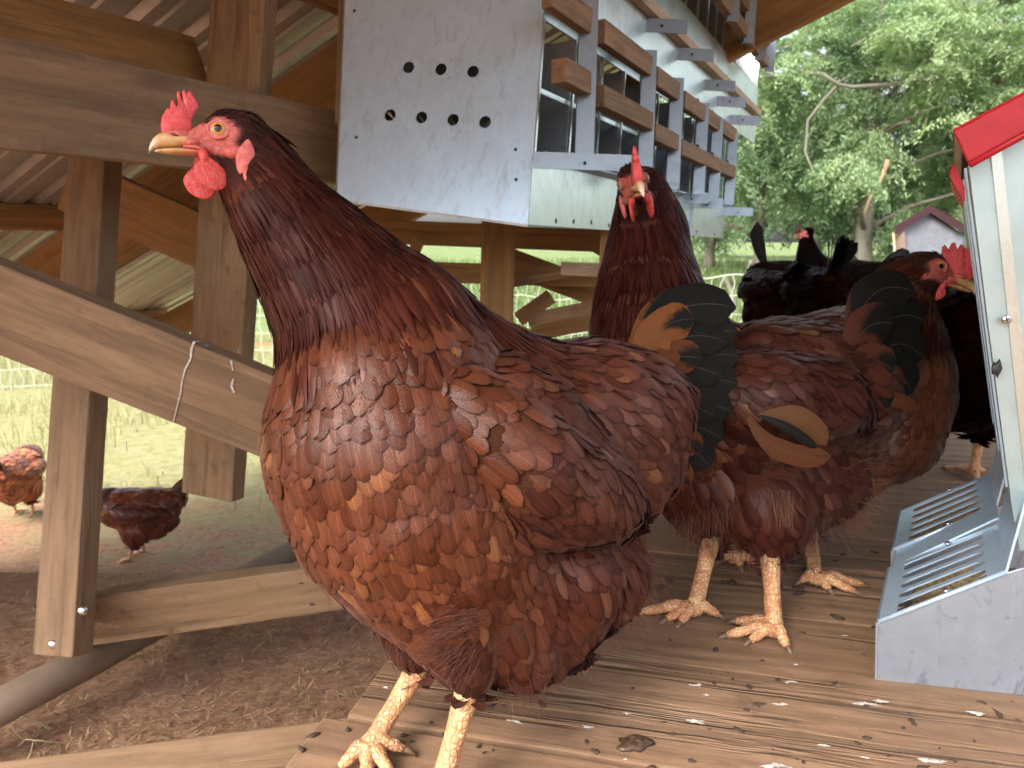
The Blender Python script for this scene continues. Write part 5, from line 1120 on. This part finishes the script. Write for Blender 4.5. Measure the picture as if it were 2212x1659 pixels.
# ---- generic hens in local coordinates, facing +X, metres
def local_hen(name, loc, yaw, label, pose='up', tint=(1, 1, 1), scale=1.0, dens=2.0, tailcol=DK, tblack=1.3, group=HG, comb='small', headyaw=0.0, legs=True, up=0.0):
    M = Matrix.Translation(loc) @ Matrix.Rotation(yaw, 4, 'Z') @ Matrix.Scale(scale, 4)
    R3 = M.to_3x3(); root = empty(name, loc, label, 'hen', group)
    def ch(l): return [(M @ Vector(p), r*scale, reg, R3 @ Vector(f)) for p, r, reg, f in l]
    B = [((.085, 0, .235), .082, 'breast', (-.4, 0, -1)), ((.03, 0, .225), .092, 'breast', (-1, 0, -.5)), ((-.04, 0, .225), .092, 'wing', (-1, 0, -.3)), ((-.105, 0, .24), .074, 'saddle', (-1, 0, -.2)), ((-.155, 0, .265), .046, 'saddle', (-1, 0, .2))]
    Lw = [((.0, .04, .15), .062, 'flank', (-.3, 0, -1)), ((.005, .045, .115), .040, 'fluff', (0, 0, -1)), ((.01, .045, .085), .018, 'fluff', (0, 0, -1))]
    Lw2 = [((x, -y, z), r, g, f) for (x, y, z), r, g, f in Lw]; Be = [((-.05, 0, .16), .07, 'flank', (-.6, 0, -1)), ((-.11, 0, .18), .056, 'fluff', (-1, 0, -.5))]
    if pose == 'up': Nk = [((.11, 0, .29), .060, 'neck', (-.3, 0, -1)), ((.135, 0, .345), .042, 'neck', (-.2, 0, -1)), ((.142, 0, .395), .028, 'neck', (-.2, 0, -1)), ((.145, 0, .42), .022, 'crown', (-1, 0, -.3))]; hp_ = (.150, 0, .424); hf = (1, 0, -.12)
    elif pose == 'low': Nk = [((.13, 0, .255), .064, 'neck', (-1, 0, .2)), ((.18, 0, .255), .044, 'neck', (-1, 0, .2)), ((.215, 0, .245), .028, 'neck', (-1, 0, .2)), ((.23, 0, .24), .022, 'crown', (-1, 0, .2))]; hp_ = (.238, 0, .238); hf = (.85, 0, -.6)
    elif pose == 'back': Nk = [((.10, .0, .29), .060, 'neck', (0, 0, -1)), ((.10, .02, .335), .044, 'neck', (0, 0, -1)), ((.09, .03, .37), .026, 'neck', (0, 0, -1))]; hp_ = (.085, .03, .375); hf = (-1, .3, -.4)
    cr, sr = math.cos(headyaw), math.sin(headyaw); hf = Vector((hf[0]*cr-hf[1]*sr, hf[0]*sr+hf[1]*cr, hf[2]))
    h = Head(M @ Vector(hp_), R3 @ hf, (0, 0, 1), 1.0*scale)
    lg = None
    if legs:
        lg = []
        for s_, dx in ((1, .012), (-1, -.012)):
            a = M @ Vector((.02+dx, .042*s_, .012)); T_ = [M @ Vector((.02+dx+.055*math.cos(q), .042*s_+.055*math.sin(q), 0)) for q in (-.5, 0, .5)]
            lg.append((M @ Vector((.01, .045*s_, .1)), a, T_, M @ Vector((-.01+dx, .042*s_, 0)), .0078*scale))
    make_hen(root, [ch(B), ch(Lw), ch(Lw2), ch(Be), ch(Nk)], h, .007*scale, dens*.8*scale, tint, lg, smooth=4)
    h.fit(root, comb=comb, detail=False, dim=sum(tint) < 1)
    for s_ in (1, -1):
        wl = [((.05, .078*s_, .245), .030, 'wing', (-1, 0, -.4)), ((-.02, .086*s_, .235), .038, 'wing', (-1, 0, -.3)), ((-.09, .068*s_, .235), .028, 'wing', (-1, 0, -.1)), ((-.14, .045*s_, .245), .014, 'wing', (-1, 0, 0))]
        wing(root, [ch(wl)], .007*scale, dens*.8*scale, tint, 3)
    ac = Acc()
    for k in range(8):
        q = (k-3.5)/3.5; p0 = M @ Vector((-.13, .012*q, .265)); p1 = M @ Vector((-.18, .025*q, .33+up*.3)); p2 = M @ Vector((-.235-.01*abs(q)+up*.4, .06*q*(1-up*3), .36-.04*abs(q)*(1-up*4)+up))
        big_feather(ac, p0, p1, p2, .045*scale, R3 @ Vector((.2, 1 if q > 0 else -1, .3)), tailcol, tblack, rows=8, cols=5)
    ac.build('tail', [TAIL], root); return root
def gp(u, v, d):            # ground point below the pixel at this depth
    p = at(u, v, d); return Vector((p.x, p.y, gz(p.x, p.y)))
# the hen in the yard between the post and the second post, facing left
local_hen('hen', gp(305, 1190, 3.1), math.radians(184), 'reddish hen walking left on the dirt between the two wooden posts', 'low', (1.9, 1.7, 1.8), .97, 2.2, OR2, .8, comb='small')
local_hen('hen', gp(48, 1105, 3.6), math.radians(100), 'light orange hen seen from behind at the left edge of the yard', 'low', (5.5, 6.0, 4.6), 1.02, 2.2, (.3, .11, .04), .2)
def dp(u, d): p = at(u, 700, d); return Vector((p.x, p.y, 0.0))
BKT = (.35, .35, .4)  # dark tints below put the shadowed group's shade into the plumage
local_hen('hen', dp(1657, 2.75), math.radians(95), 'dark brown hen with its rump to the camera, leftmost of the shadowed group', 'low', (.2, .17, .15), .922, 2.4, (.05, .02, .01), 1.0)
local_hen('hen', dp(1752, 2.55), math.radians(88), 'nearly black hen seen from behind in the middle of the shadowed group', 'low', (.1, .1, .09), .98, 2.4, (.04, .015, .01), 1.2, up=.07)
local_hen('hen', dp(1722, 3.15), math.radians(-12), 'black silhouetted hen with two upright tail feathers standing out to the left', 'low', (.06, .06, .06), 1.0, up=.12, dens=2.4, tailcol=(.01, .01, .01), tblack=1.6)
local_hen('hen', dp(1806, 3.0), math.radians(138), 'black silhouetted hen with raised head in profile against the pasture', 'up', (.05, .05, .06), 1.02, 2.4, (.01, .01, .01), 1.6)
local_hen('hen', dp(1900, 3.3), math.radians(20), 'brown hen of which only the back shows right of the black hens', 'low', (.6, .5, .5), .95, 2.4, (.05, .02, .01), 1.2)
# hen tinted almost black for deep shade, between the pecking hen and the feeder
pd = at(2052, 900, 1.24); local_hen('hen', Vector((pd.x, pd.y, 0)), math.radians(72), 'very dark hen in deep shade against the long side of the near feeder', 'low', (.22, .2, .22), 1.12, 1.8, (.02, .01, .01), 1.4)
